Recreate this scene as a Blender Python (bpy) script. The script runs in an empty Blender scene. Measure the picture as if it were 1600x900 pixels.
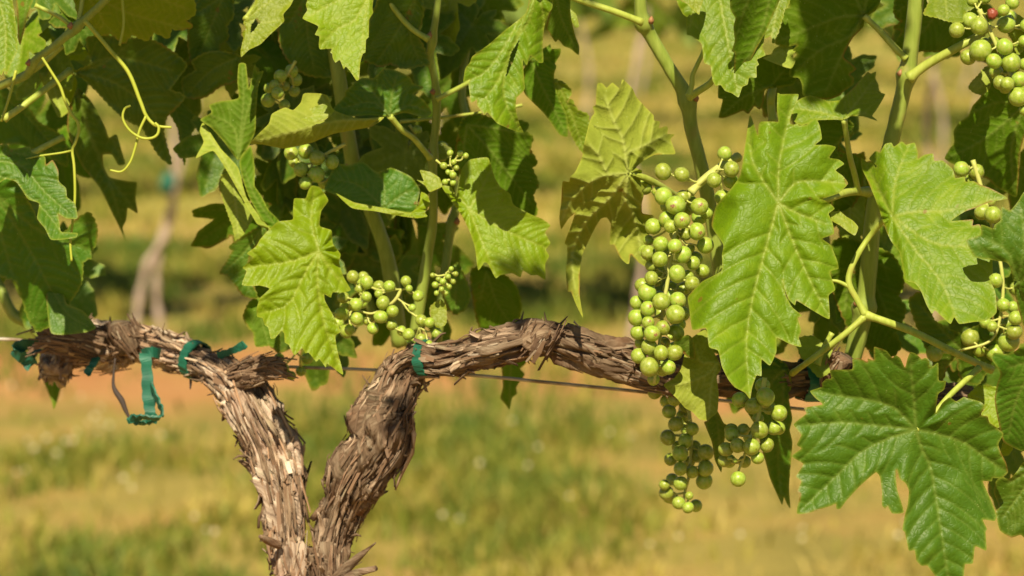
import bpy, math, random
import numpy as np
from mathutils import Vector, Matrix, Quaternion
from mathutils.geometry import delaunay_2d_cdt

random.seed(7)
RNG = np.random.default_rng(7)
SC = bpy.context.scene
COL = SC.collection

# ------------------------------------------------------------------ camera, sky, sun, exposure
K = 0.00021                      # radians per photo pixel (photo is 1600 wide)
CAM_H = 1.30
PITCH = math.radians(8.0)
cam_d = bpy.data.cameras.new('camera')
cam_d.sensor_width = 23.6
cam_d.lens = 23.6 / (1600 * K)
cam_d.clip_start = 0.05
cam_d.clip_end = 2000
cam_d.dof.use_dof = True
cam_d.dof.focus_distance = 1.968
cam_d.dof.aperture_fstop = 5.6
cam = bpy.data.objects.new('camera', cam_d)
cam.location = (0, 0, CAM_H)
cam.rotation_euler = (math.radians(90) - PITCH, 0, 0)
COL.objects.link(cam)
SC.camera = cam
CAM_M = Matrix.Translation(cam.location) @ cam.rotation_euler.to_matrix().to_4x4()
CAM_R = np.array(CAM_M.to_3x3())
CAM_T = np.array(CAM_M.translation)

SUN_EL = math.radians(49)
SUN_AZ = math.radians(-3)        # behind the photographer, a little to the left
SUN = np.array([math.sin(SUN_AZ) * math.cos(SUN_EL), -math.cos(SUN_AZ) * math.cos(SUN_EL), math.sin(SUN_EL)])
world = bpy.data.worlds.new('World')
SC.world = world
world.use_nodes = True
wn = world.node_tree
bg = wn.nodes['Background']
sky = wn.nodes.new('ShaderNodeTexSky')
sky.sky_type = 'NISHITA'
sky.sun_disc = False
sky.air_density = 0.8
sky.dust_density = 0.5
sky.sun_elevation = SUN_EL
sky.sun_rotation = math.pi - SUN_AZ
wn.links.new(sky.outputs[0], bg.inputs[0])
bg.inputs[1].default_value = 0.05
sun_d = bpy.data.lights.new('sun', 'SUN')
sun_d.energy = 5.0
sun_d.angle = math.radians(0.53)
sun_d.color = (1.0, 0.91, 0.70)
sun = bpy.data.objects.new('sun', sun_d)
sun.rotation_euler = Vector(-SUN).to_track_quat('-Z', 'Y').to_euler()
sun.location = (0, -4, 6)
COL.objects.link(sun)
vs = SC.view_settings
vs.view_transform = 'Standard'
vs.look = 'None'
vs.exposure = 0.62
vs.gamma = 1.0
vs.use_curve_mapping = False
vs.use_white_balance = True
vs.white_balance_temperature = 7200
vs.white_balance_tint = 10
SC.cycles.max_bounces = 7
SC.cycles.diffuse_bounces = 3
SC.cycles.glossy_bounces = 2
SC.cycles.transmission_bounces = 4

# ------------------------------------------------------------------ helpers
def P(x, y, d):
    """photo pixel and distance along the view axis -> world point (arrays allowed)"""
    x = np.asarray(x, float); y = np.asarray(y, float); d = np.asarray(d, float)
    c = np.stack([(x - 800) * K * d, -(y - 450) * K * d, -d + 0 * x], -1)
    return c @ CAM_R.T + CAM_T

def to_px(p):
    c = (np.asarray(p) - CAM_T) @ CAM_R
    d = -c[..., 2]
    return c[..., 0] / (K * d) + 800, -c[..., 1] / (K * d) + 450, d

def pts(s, ox=0, oy=0, sc=1.0):
    return np.array([[float(b) for b in a.split(',')] for a in s.split()]) / sc + np.array([ox, oy])

def _hash(ix, iy, iz, seed):
    n = (ix.astype(np.int64) * 374761393 + iy.astype(np.int64) * 668265263 + iz.astype(np.int64) * 2147483647 + seed * 974711) & 0xffffffff
    n = ((n ^ (n >> 13)) * 1274126177) & 0xffffffff
    n = n ^ (n >> 16)
    return (n & 0xffff) / 65535.0

def vnoise(x, y, z=0.0, seed=0):
    x = np.asarray(x, float); y = np.asarray(y, float) + 0 * x; z = np.asarray(z, float) + 0 * x
    ix, iy, iz = np.floor(x), np.floor(y), np.floor(z)
    fx, fy, fz = x - ix, y - iy, z - iz
    fx, fy, fz = [f * f * (3 - 2 * f) for f in (fx, fy, fz)]
    r = 0
    for a in (0, 1):
        for b in (0, 1):
            for c in (0, 1):
                w = (fx if a else 1 - fx) * (fy if b else 1 - fy) * (fz if c else 1 - fz)
                r = r + w * _hash(ix + a, iy + b, iz + c, seed)
    return r

def fbm(x, y, z=0.0, seed=0, o=4):
    r, a, t = 0, 1.0, 0
    for i in range(o):
        r = r + a * vnoise(x * 2 ** i, y * 2 ** i, np.asarray(z) * 2 ** i, seed + i * 17)
        t += a; a *= 0.5
    return r / t

def catmull(p, n, ten=0.5):
    p = np.asarray(p, float)
    q = np.vstack([2 * p[0] - p[1], p, 2 * p[-1] - p[-2]])
    out = []
    t = np.linspace(0, 1, n, endpoint=False)[:, None]
    for i in range(1, len(q) - 2):
        m0 = ten * (q[i + 1] - q[i - 1]); m1 = ten * (q[i + 2] - q[i])
        out.append((2 * t**3 - 3 * t**2 + 1) * q[i] + (t**3 - 2 * t**2 + t) * m0 + (-2 * t**3 + 3 * t**2) * q[i + 1] + (t**3 - t**2) * m1)
    out.append(p[-1:])
    return np.vstack(out)

def obj(name, verts, faces, mat, parent=None, origin=None, smooth=True, attrs=None, mats=None, mat_idx=None):
    verts = np.asarray(verts, float)
    o3 = np.zeros(3) if origin is None else np.asarray(origin, float)
    me = bpy.data.meshes.new(name)
    me.from_pydata((verts - o3).tolist(), [], [tuple(f) for f in faces])
    if smooth:
        me.polygons.foreach_set('use_smooth', [True] * len(me.polygons))
    for k, v in (attrs or {}).items():
        a = me.attributes.new(k, 'FLOAT', 'POINT')
        a.data.foreach_set('value', np.asarray(v, np.float32))
    for m in ([mat] if mats is None else mats):
        me.materials.append(m)
    if mat_idx is not None:
        me.polygons.foreach_set('material_index', mat_idx)
    me.update()
    ob = bpy.data.objects.new(name, me)
    link(ob, o3, parent)
    return ob

WORLD = {}
def link(ob, o3, parent):
    COL.objects.link(ob)
    WORLD[ob.name] = np.asarray(o3, float)
    if parent is not None:
        ob.parent = parent
        ob.location = o3 - WORLD[parent.name]
    else:
        ob.location = o3

def empty(name, loc):
    e = bpy.data.objects.new(name, None)
    e.empty_display_size = 0.05
    link(e, np.asarray(loc, float), None)
    return e

def tag(o, label, cat=None, group=None, kind=None):
    if label: o['label'] = label
    if cat: o['category'] = cat
    if group: o['group'] = group
    if kind: o['kind'] = kind
    return o

def frames(path):
    t = np.gradient(path, axis=0)
    t /= np.linalg.norm(t, axis=1)[:, None] + 1e-12
    up = np.array([0.0, -1.0, 0.2]) if abs(t[0] @ np.array([0, -1.0, 0.2])) < 0.9 else np.array([1.0, 0, 0])
    n = np.cross(t[0], up); n /= np.linalg.norm(n)
    N = [n]
    for i in range(1, len(t)):
        n = n - (n @ t[i]) * t[i]
        n /= np.linalg.norm(n) + 1e-12
        N.append(n)
    N = np.array(N)
    return t, N, np.cross(t, N)

def tube_geo(path, rad, seg=10, cap=True):
    path = np.asarray(path, float); rad = np.asarray(rad, float) + np.zeros(len(path))
    t, N, B = frames(path)
    a = np.linspace(0, 2 * math.pi, seg, endpoint=False)
    ring = np.cos(a)[None, :, None] * N[:, None] + np.sin(a)[None, :, None] * B[:, None]
    V = (path[:, None] + ring * rad[:, None, None]).reshape(-1, 3)
    n = len(path)
    F = [(i * seg + j, i * seg + (j + 1) % seg, (i + 1) * seg + (j + 1) % seg, (i + 1) * seg + j) for i in range(n - 1) for j in range(seg)]
    if cap:
        F.append(tuple(range(seg))[::-1]); F.append(tuple((n - 1) * seg + j for j in range(seg)))
    return V, F

class Geo:
    def __init__(s): s.V = []; s.F = []; s.n = 0
    def add(s, V, F):
        s.V.append(np.asarray(V)); s.F += [tuple(i + s.n for i in f) for f in F]; s.n += len(V)
    def build(s, name, mat, parent=None, origin=None, smooth=True):
        V = np.vstack(s.V)
        return obj(name, V, s.F, mat, parent, V[0] if origin is None else origin, smooth)

# ------------------------------------------------------------------ materials
def nt(name):
    m = bpy.data.materials.new(name); m.use_nodes = True
    t = m.node_tree
    b = t.nodes['Principled BSDF']
    return m, t, b

def nd(t, typ, **kw):
    n = t.nodes.new(typ)
    for k, v in kw.items():
        setattr(n, k, v)
    return n

def ramp(t, fac, stops):
    r = nd(t, 'ShaderNodeValToRGB')
    e = r.color_ramp.elements
    while len(e) < len(stops): e.new(0.5)
    for i, (p, c) in enumerate(stops):
        e[i].position = p; e[i].color = (*c, 1)
    t.links.new(fac, r.inputs[0])
    return r.outputs[0]

def mixc(t, fac, a, b, blend='MIX'):
    m = nd(t, 'ShaderNodeMix', data_type='RGBA', blend_type=blend)
    for s, v in ((m.inputs[0], fac), (m.inputs[6], a), (m.inputs[7], b)):
        if isinstance(v, (int, float)): s.default_value = v
        elif isinstance(v, tuple): s.default_value = (*v, 1)
        else: t.links.new(v, s)
    return m.outputs[2]

def noise(t, scale, detail=3.0, vec=None, rough=0.55):
    n = nd(t, 'ShaderNodeTexNoise')
    n.inputs['Scale'].default_value = scale; n.inputs['Detail'].default_value = detail; n.inputs['Roughness'].default_value = rough
    if vec is not None: t.links.new(vec, n.inputs['Vector'])
    return n.outputs['Fac']

def math_n(t, op, a, b=None, clamp=False):
    m = nd(t, 'ShaderNodeMath', operation=op, use_clamp=clamp)
    for s, v in ((m.inputs[0], a), (m.inputs[1], b)):
        if v is None: continue
        if isinstance(v, (int, float)): s.default_value = v
        else: t.links.new(v, s)
    return m.outputs[0]

def leaf_material(name, dark, light, vein, trans, rough, trans_w, bump_s, bump_sign=1.0, spec=0.45):
    m, t, b = nt(name)
    tc = nd(t, 'ShaderNodeTexCoord').outputs['Object']
    oi = nd(t, 'ShaderNodeObjectInfo').outputs['Random']
    va = nd(t, 'ShaderNodeAttribute', attribute_name='vein').outputs['Fac']
    ea = nd(t, 'ShaderNodeAttribute', attribute_name='edge').outputs['Fac']
    n1 = noise(t, 55, 4, tc); n2 = noise(t, 420, 3, tc)
    base = ramp(t, n1, [(0.25, tuple(c * .82 for c in dark)), (0.5, dark), (0.75, light)])
    base = mixc(t, math_n(t, 'MULTIPLY', n2, 0.35), base, tuple(min(1, c * 1.5) for c in light))
    hs = nd(t, 'ShaderNodeHueSaturation')
    t.links.new(base, hs.inputs['Color'])
    t.links.new(math_n(t, 'ADD', 0.487, math_n(t, 'MULTIPLY', oi, 0.026)), hs.inputs['Hue'])
    t.links.new(math_n(t, 'ADD', 0.86, math_n(t, 'MULTIPLY', oi, 0.28)), hs.inputs['Value'])
    col = mixc(t, math_n(t, 'MULTIPLY', va, math_n(t, 'ADD', 0.25, math_n(t, 'MULTIPLY', n1, 0.5)), True), hs.outputs[0], vein)
    col = mixc(t, math_n(t, 'MULTIPLY', ea, 0.45, True), col, (0.34, 0.36, 0.05))
    eb = math_n(t, 'MULTIPLY', math_n(t, 'POWER', ea, 1.5), ramp(t, noise(t, 28, 3, tc), [(0.56, (0, 0, 0)), (0.66, (1, 1, 1))]))
    col = mixc(t, eb, col, (0.20, 0.095, 0.025))
    # small pale freckles and a few rusty specks
    sp = nd(t, 'ShaderNodeTexVoronoi'); sp.inputs['Scale'].default_value = 300
    t.links.new(tc, sp.inputs['Vector'])
    fr = ramp(t, sp.outputs['Distance'], [(0.07, (1, 1, 1)), (0.14, (0, 0, 0))])
    col = mixc(t, math_n(t, 'MULTIPLY', fr, math_n(t, 'MULTIPLY', math_n(t, 'GREATER_THAN', noise(t, 90, 1, tc), 0.56), 0.5)), col, (0.36, 0.42, 0.16))
    ru = ramp(t, noise(t, 75, 2, tc), [(0.735, (0, 0, 0)), (0.765, (1, 1, 1))])
    col = mixc(t, math_n(t, 'MULTIPLY', ru, 0.7), col, (0.20, 0.10, 0.02))
    t.links.new(col, b.inputs['Base Color'])
    t.links.new(math_n(t, 'ADD', rough, math_n(t, 'MULTIPLY', n1, 0.18)), b.inputs['Roughness'])
    b.inputs['Specular IOR Level'].default_value = spec
    vor = nd(t, 'ShaderNodeTexVoronoi', feature='DISTANCE_TO_EDGE'); vor.inputs['Scale'].default_value = 260
    wv = nd(t, 'ShaderNodeVectorMath', operation='ADD')
    nn = nd(t, 'ShaderNodeTexNoise'); nn.inputs['Scale'].default_value = 160; t.links.new(tc, nn.inputs['Vector'])
    sc = nd(t, 'ShaderNodeVectorMath', operation='SCALE'); sc.inputs['Scale'].default_value = 0.004
    t.links.new(nn.outputs['Color'], sc.inputs[0]); t.links.new(tc, wv.inputs[0]); t.links.new(sc.outputs[0], wv.inputs[1])
    t.links.new(wv.outputs[0], vor.inputs['Vector'])
    cell = ramp(t, vor.outputs['Distance'], [(0.0, (0, 0, 0)), (0.14, (0.75, 0.75, 0.75)), (0.4, (1, 1, 1))])
    hgt = math_n(t, 'ADD', math_n(t, 'MULTIPLY', cell, bump_sign), math_n(t, 'MULTIPLY', n2, 0.35))
    bp = nd(t, 'ShaderNodeBump'); bp.inputs['Strength'].default_value = bump_s; bp.inputs['Distance'].default_value = 0.0006
    t.links.new(hgt, bp.inputs['Height']); t.links.new(bp.outputs[0], b.inputs['Normal'])
    tr = nd(t, 'ShaderNodeBsdfTranslucent')
    tcol = mixc(t, math_n(t, 'MULTIPLY', va, 0.5, True), trans, tuple(c * 0.55 for c in trans))
    t.links.new(tcol, tr.inputs['Color']); t.links.new(bp.outputs[0], tr.inputs['Normal'])
    mx = nd(t, 'ShaderNodeMixShader'); mx.inputs[0].default_value = trans_w
    t.links.new(b.outputs[0], mx.inputs[1]); t.links.new(tr.outputs[0], mx.inputs[2])
    t.links.new(mx.outputs[0], t.nodes['Material Output'].inputs['Surface'])
    return m

M = {}
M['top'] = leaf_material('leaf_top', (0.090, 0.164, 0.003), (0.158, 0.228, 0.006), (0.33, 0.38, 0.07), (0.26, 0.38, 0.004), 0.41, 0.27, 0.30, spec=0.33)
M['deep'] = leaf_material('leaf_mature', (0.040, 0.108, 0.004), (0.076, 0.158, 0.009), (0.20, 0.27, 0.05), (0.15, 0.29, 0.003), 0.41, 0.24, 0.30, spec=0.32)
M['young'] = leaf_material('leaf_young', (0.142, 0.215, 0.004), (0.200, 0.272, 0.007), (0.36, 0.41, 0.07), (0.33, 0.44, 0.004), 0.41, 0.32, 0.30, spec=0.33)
M['under'] = leaf_material('leaf_underside_shaded', (0.058, 0.132, 0.005), (0.092, 0.178, 0.010), (0.22, 0.29, 0.06), (0.16, 0.30, 0.003), 0.60, 0.21, 0.4, -0.6, 0.10)  # underside green darkened: shade of the inner leaves put into the colour
M['under_lit'] = leaf_material('leaf_underside_lit', (0.175, 0.240, 0.028), (0.265, 0.32, 0.050), (0.40, 0.45, 0.13), (0.22, 0.32, 0.005), 0.66, 0.18, 0.45, -0.6, 0.10)  # same leaf underside in a paler copy for the sunlit leaves

def stem_material(name, a, b_, streak=(0.30, 0.16, 0.06), rough=0.5):
    m, t, b = nt(name)
    tc = nd(t, 'ShaderNodeTexCoord').outputs['Object']
    mp = nd(t, 'ShaderNodeMapping'); mp.inputs['Scale'].default_value = (1, 1, 0.18); t.links.new(tc, mp.inputs[0])
    n = noise(t, 260, 4, mp.outputs[0]); n2 = noise(t, 40, 2, tc)
    c = ramp(t, n, [(0.3, a), (0.7, b_)])
    c = mixc(t, ramp(t, n2, [(0.62, (0, 0, 0)), (0.78, (0.5, 0.5, 0.5))]), c, streak)
    t.links.new(c, b.inputs['Base Color'])
    b.inputs['Roughness'].default_value = rough
    b.inputs['Specular IOR Level'].default_value = 0.35
    bp = nd(t, 'ShaderNodeBump'); bp.inputs['Strength'].default_value = 0.5; bp.inputs['Distance'].default_value = 0.0008
    t.links.new(n, bp.inputs['Height']); t.links.new(bp.outputs[0], b.inputs['Normal'])
    return m
M['shoot'] = stem_material('shoot_green', (0.18, 0.25, 0.035), (0.27, 0.34, 0.07))
M['petiole'] = stem_material('petiole_green', (0.27, 0.34, 0.045), (0.38, 0.44, 0.09), (0.36, 0.22, 0.07))
M['tendril'] = stem_material('tendril_green', (0.30, 0.36, 0.03), (0.40, 0.44, 0.06), (0.36, 0.25, 0.05))
M['rachis'] = stem_material('rachis_pale', (0.38, 0.42, 0.09), (0.50, 0.52, 0.16), (0.30, 0.15, 0.06))
M['node'] = stem_material('node_brown', (0.20, 0.09, 0.04), (0.32, 0.16, 0.07))

def grape_material(name, scar):
    m, t, b = nt(name)
    tc = nd(t, 'ShaderNodeTexCoord').outputs['Object']
    oi = nd(t, 'ShaderNodeObjectInfo').outputs['Random']
    n = noise(t, 2.2, 4, tc)
    c = ramp(t, n, [(0.3, (0.20, 0.31, 0.022)), (0.7, (0.31, 0.41, 0.045))])
    hs = nd(t, 'ShaderNodeHueSaturation'); t.links.new(c, hs.inputs['Color'])
    t.links.new(math_n(t, 'ADD', 0.48, math_n(t, 'MULTIPLY', oi, 0.03)), hs.inputs['Hue'])
    t.links.new(math_n(t, 'ADD', 0.78, math_n(t, 'MULTIPLY', oi, 0.4)), hs.inputs['Value'])
    c = hs.outputs[0]
    # bloom and tiny lenticels
    c = mixc(t, math_n(t, 'MULTIPLY', ramp(t, noise(t, 2.6, 4, tc), [(0.4, (0, 0, 0)), (0.7, (1, 1, 1))]), 0.3), c, (0.46, 0.50, 0.26))
    v = nd(t, 'ShaderNodeTexVoronoi'); v.inputs['Scale'].default_value = 3.2; t.links.new(tc, v.inputs['Vector'])
    dots = ramp(t, v.outputs['Distance'], [(0.03, (1, 1, 1)), (0.06, (0, 0, 0))])
    c = mixc(t, math_n(t, 'MULTIPLY', dots, 0.3), c, (0.10, 0.075, 0.02))
    bl = math_n(t, 'MULTIPLY', ramp(t, noise(t, 1.1, 3, tc), [(0.5, (0, 0, 0)), (0.75, (1, 1, 1))]), math_n(t, 'GREATER_THAN', oi, 0.72))
    c = mixc(t, math_n(t, 'MULTIPLY', bl, 0.5), c, (0.34, 0.20, 0.07))
    sx = nd(t, 'ShaderNodeSeparateXYZ'); t.links.new(tc, sx.inputs[0])
    tip = ramp(t, math_n(t, 'ADD', math_n(t, 'MULTIPLY', sx.outputs[2], -0.952 if not scar else -0.86), math_n(t, 'MULTIPLY', noise(t, 4, 2, tc), 0.03 if not scar else 0.27)),
               [(0.0, (0, 0, 0)), (0.990 if not scar else 0.992, (0, 0, 0)), (1.0, (1, 1, 1))])
    c = mixc(t, tip, c, (0.17, 0.12, 0.03) if not scar else ramp(t, noise(t, 6, 3, tc), [(0.4, (0.14, 0.055, 0.03)), (0.6, (0.40, 0.22, 0.12))]))
    t.links.new(c, b.inputs['Base Color'])
    b.inputs['Roughness'].default_value = 0.37
    b.inputs['Specular IOR Level'].default_value = 0.5
    b.inputs['Subsurface Weight'].default_value = 0.45
    b.inputs['Subsurface Radius'].default_value = (1.0, 1.0, 0.25)
    b.inputs['Subsurface Scale'].default_value = 0.0035
    bp = nd(t, 'ShaderNodeBump'); bp.inputs['Strength'].default_value = 0.12; bp.inputs['Distance'].default_value = 0.001
    t.links.new(noise(t, 7, 3, tc), bp.inputs['Height']); t.links.new(bp.outputs[0], b.inputs['Normal'])
    return m
M['grape'] = grape_material('grape_skin', False)
M['grape_scar'] = grape_material('grape_scarred', True)
m, t, b = nt('withered_berry'); b.inputs['Base Color'].default_value = (0.24, 0.05, 0.025, 1); b.inputs['Roughness'].default_value = 0.45; M['withered'] = m

def bark_material(name, tint=1.0, sat=0.95):
    m, t, b = nt(name)
    bu = nd(t, 'ShaderNodeAttribute', attribute_name='bu').outputs['Fac']
    bv = nd(t, 'ShaderNodeAttribute', attribute_name='bv').outputs['Fac']
    cx = nd(t, 'ShaderNodeCombineXYZ'); t.links.new(bu, cx.inputs[0]); t.links.new(bv, cx.inputs[1])
    oi = nd(t, 'ShaderNodeObjectInfo').outputs['Random']
    off = math_n(t, 'MULTIPLY', oi, 7.0); t.links.new(off, cx.inputs[2])
    mp = nd(t, 'ShaderNodeMapping'); mp.inputs['Scale'].default_value = (1, 0.14, 1); t.links.new(cx.outputs[0], mp.inputs[0])
    n1 = noise(t, 260, 5, mp.outputs[0], 0.65); n2 = noise(t, 38, 4, cx.outputs[0]); n3 = noise(t, 900, 3, mp.outputs[0])
    c = ramp(t, n1, [(0.27, (0.10, 0.058, 0.036)), (0.44, (0.22, 0.145, 0.095)), (0.58, (0.36, 0.26, 0.18)), (0.74, (0.58, 0.47, 0.35))])
    c2 = ramp(t, n1, [(0.3, (0.16, 0.075, 0.04)), (0.7, (0.38, 0.20, 0.12))])
    c = mixc(t, ramp(t, n2, [(0.52, (0, 0, 0)), (0.72, (0.8, 0.8, 0.8))]), c, c2)
    c = mixc(t, math_n(t, 'MULTIPLY', ramp(t, noise(t, 70, 4, cx.outputs[0]), [(0.6, (0, 0, 0)), (0.72, (1, 1, 1))]), 0.55), c, (0.37, 0.34, 0.22))
    hs = nd(t, 'ShaderNodeHueSaturation'); t.links.new(c, hs.inputs['Color']); hs.inputs['Saturation'].default_value = sat
    t.links.new(math_n(t, 'MULTIPLY', math_n(t, 'ADD', 0.75, math_n(t, 'MULTIPLY', oi, 0.5)), tint), hs.inputs['Value'])
    t.links.new(hs.outputs[0], b.inputs['Base Color'])
    b.inputs['Roughness'].default_value = 0.85
    b.inputs['Specular IOR Level'].default_value = 0.2
    bp = nd(t, 'ShaderNodeBump'); bp.inputs['Strength'].default_value = 0.9; bp.inputs['Distance'].default_value = 0.0025
    t.links.new(math_n(t, 'ADD', n1, math_n(t, 'MULTIPLY', n3, 0.5)), bp.inputs['Height']); t.links.new(bp.outputs[0], b.inputs['Normal'])
    return m
M['bark'] = bark_material('bark', 0.66, 1.05)
M['bark_grey'] = bark_material('bark_grey', 1.38, 0.8)
M['bark_pale'] = bark_material('bark_strip_pale', 1.05)
for fname, fk in (('flake', 0.82), ('flake_grey', 1.5)):
  m, t, b = nt('bark_' + fname); M[fname] = m
  ri = nd(t, 'ShaderNodeNewGeometry').outputs['Random Per Island']
  fc = ramp(t, ri, [(0.0, (0.09, 0.052, 0.033)), (0.3, (0.17, 0.105, 0.068)), (0.6, (0.25, 0.165, 0.11)), (0.8, (0.30, 0.175, 0.105)), (0.93, (0.40, 0.31, 0.225)), (1.0, (0.60, 0.51, 0.40))])
  fcv = nd(t, 'ShaderNodeCombineXYZ'); t.links.new(nd(t, 'ShaderNodeAttribute', attribute_name='bu').outputs['Fac'], fcv.inputs[0]); t.links.new(nd(t, 'ShaderNodeAttribute', attribute_name='bv').outputs['Fac'], fcv.inputs[1])
  fc = mixc(t, 1.0, fc, (fk, fk, fk), 'MULTIPLY')
  fc = mixc(t, math_n(t, 'MULTIPLY', noise(t, 700, 3, fcv.outputs[0]), 0.5), fc, (0.17, 0.11, 0.075))
  t.links.new(fc, b.inputs['Base Color']); b.inputs['Roughness'].default_value = 0.85; b.inputs['Specular IOR Level'].default_value = 0.2

m, t, b = nt('tie_plastic'); M['tie'] = m
tc = nd(t, 'ShaderNodeTexCoord').outputs['Object']
t.links.new(ramp(t, noise(t, 60, 3, tc), [(0.3, (0.003, 0.075, 0.046)), (0.6, (0.005, 0.13, 0.08)), (0.75, (0.05, 0.15, 0.095))]), b.inputs['Base Color'])
b.inputs['Roughness'].default_value = 0.55
m, t, b = nt('wire_rusty'); M['wire'] = m
tc = nd(t, 'ShaderNodeTexCoord').outputs['Object']
n = noise(t, 45, 4, tc)
t.links.new(ramp(t, n, [(0.32, (0.10, 0.055, 0.03)), (0.45, (0.27, 0.20, 0.14)), (0.62, (0.46, 0.42, 0.37))]), b.inputs['Base Color'])
b.inputs['Metallic'].default_value = 0.35; b.inputs['Roughness'].default_value = 0.55

# ------------------------------------------------------------------ ground
ROWS = [8.0, 11.0, 14.0, 17.0, 20.0, 23.0, 26.0]
m, t, b = nt('vineyard_floor'); M['ground'] = m
gp = nd(t, 'ShaderNodeNewGeometry').outputs['Position']
sp = nd(t, 'ShaderNodeSeparateXYZ'); t.links.new(gp, sp.inputs[0])
wob = noise(t, 1.6, 5, gp)
yy = math_n(t, 'ADD', sp.outputs[1], math_n(t, 'MULTIPLY', math_n(t, 'SUBTRACT', wob, 0.5), 2.0))
ph = math_n(t, 'PINGPONG', math_n(t, 'ADD', yy, 1.0 + 0.35), 1.5)     # 0 under each vine row (rows 3 m apart)
soilf = math_n(t, 'MULTIPLY', ramp(t, ph, [(0.0, (1, 1, 1)), (0.25, (0.85, 0.85, 0.85)), (0.55, (0, 0, 0))]), ramp(t, math_n(t, 'MULTIPLY', sp.outputs[1], 0.05), [(0.46, (1, 1, 1)), (0.52, (0.3, 0.3, 0.3))]))
soil = ramp(t, noise(t, 5, 5, gp), [(0.3, (0.40, 0.165, 0.07)), (0.7, (0.46, 0.265, 0.11))])
turf = ramp(t, noise(t, 2.6, 5, gp), [(0.3, (0.20, 0.17, 0.045)), (0.5, (0.29, 0.235, 0.065)), (0.7, (0.37, 0.245, 0.08))])
patch = ramp(t, noise(t, 3.3, 5, gp), [(0.55, (0, 0, 0)), (0.68, (0.8, 0.8, 0.8))])
farf = ramp(t, math_n(t, 'MULTIPLY', sp.outputs[1], 0.05), [(0.45, (0, 0, 0)), (0.6, (0.85, 0.85, 0.85))])
turf = mixc(t, farf, turf, ramp(t, noise(t, 1.3, 4, gp), [(0.3, (0.27, 0.26, 0.055)), (0.7, (0.38, 0.32, 0.09))]))
gc = mixc(t, soilf, turf, soil)
gc = mixc(t, math_n(t, 'MULTIPLY', patch, math_n(t, 'SUBTRACT', 0.65, math_n(t, 'MULTIPLY', farf, 0.6))), gc, (0.42, 0.235, 0.085))
t.links.new(gc, b.inputs['Base Color']); b.inputs['Roughness'].default_value = 0.95; b.inputs['Specular IOR Level'].default_value = 0.1
bp = nd(t, 'ShaderNodeBump'); bp.inputs['Strength'].default_value = 0.8; bp.inputs['Distance'].default_value = 0.03
t.links.new(noise(t, 30, 5, gp), bp.inputs['Height']); t.links.new(bp.outputs[0], b.inputs['Normal'])
S = 600.0
ground = obj('ground', [(-S, -S, 0), (S, -S, 0), (S, S, 0), (-S, S, 0)], [(0, 1, 2, 3)], M['ground'], smooth=False)
tag(ground, 'reddish soil and dry grass of the vineyard floor', 'ground', kind='structure')

# grass: one mesh of bent blades, colour per blade from a palette of green and straw
m, t, b = nt('grass_blades'); M['grass'] = m
gt = nd(t, 'ShaderNodeAttribute', attribute_name='tone').outputs['Fac']
gcol = ramp(t, gt, [(0.0, (0.075, 0.135, 0.018)), (0.3, (0.15, 0.20, 0.025)), (0.55, (0.27, 0.27, 0.045)), (0.8, (0.42, 0.345, 0.075)), (1.0, (0.55, 0.44, 0.14))])
t.links.new(gcol, b.inputs['Base Color']); b.inputs['Roughness'].default_value = 0.6; b.inputs['Specular IOR Level'].default_value = 0.25
tr = nd(t, 'ShaderNodeBsdfTranslucent'); t.links.new(gcol, tr.inputs['Color'])
mx = nd(t, 'ShaderNodeMixShader'); mx.inputs[0].default_value = 0.3
t.links.new(b.outputs[0], mx.inputs[1]); t.links.new(tr.outputs[0], mx.inputs[2]); t.links.new(mx.outputs[0], t.nodes['Material Output'].inputs['Surface'])

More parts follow.
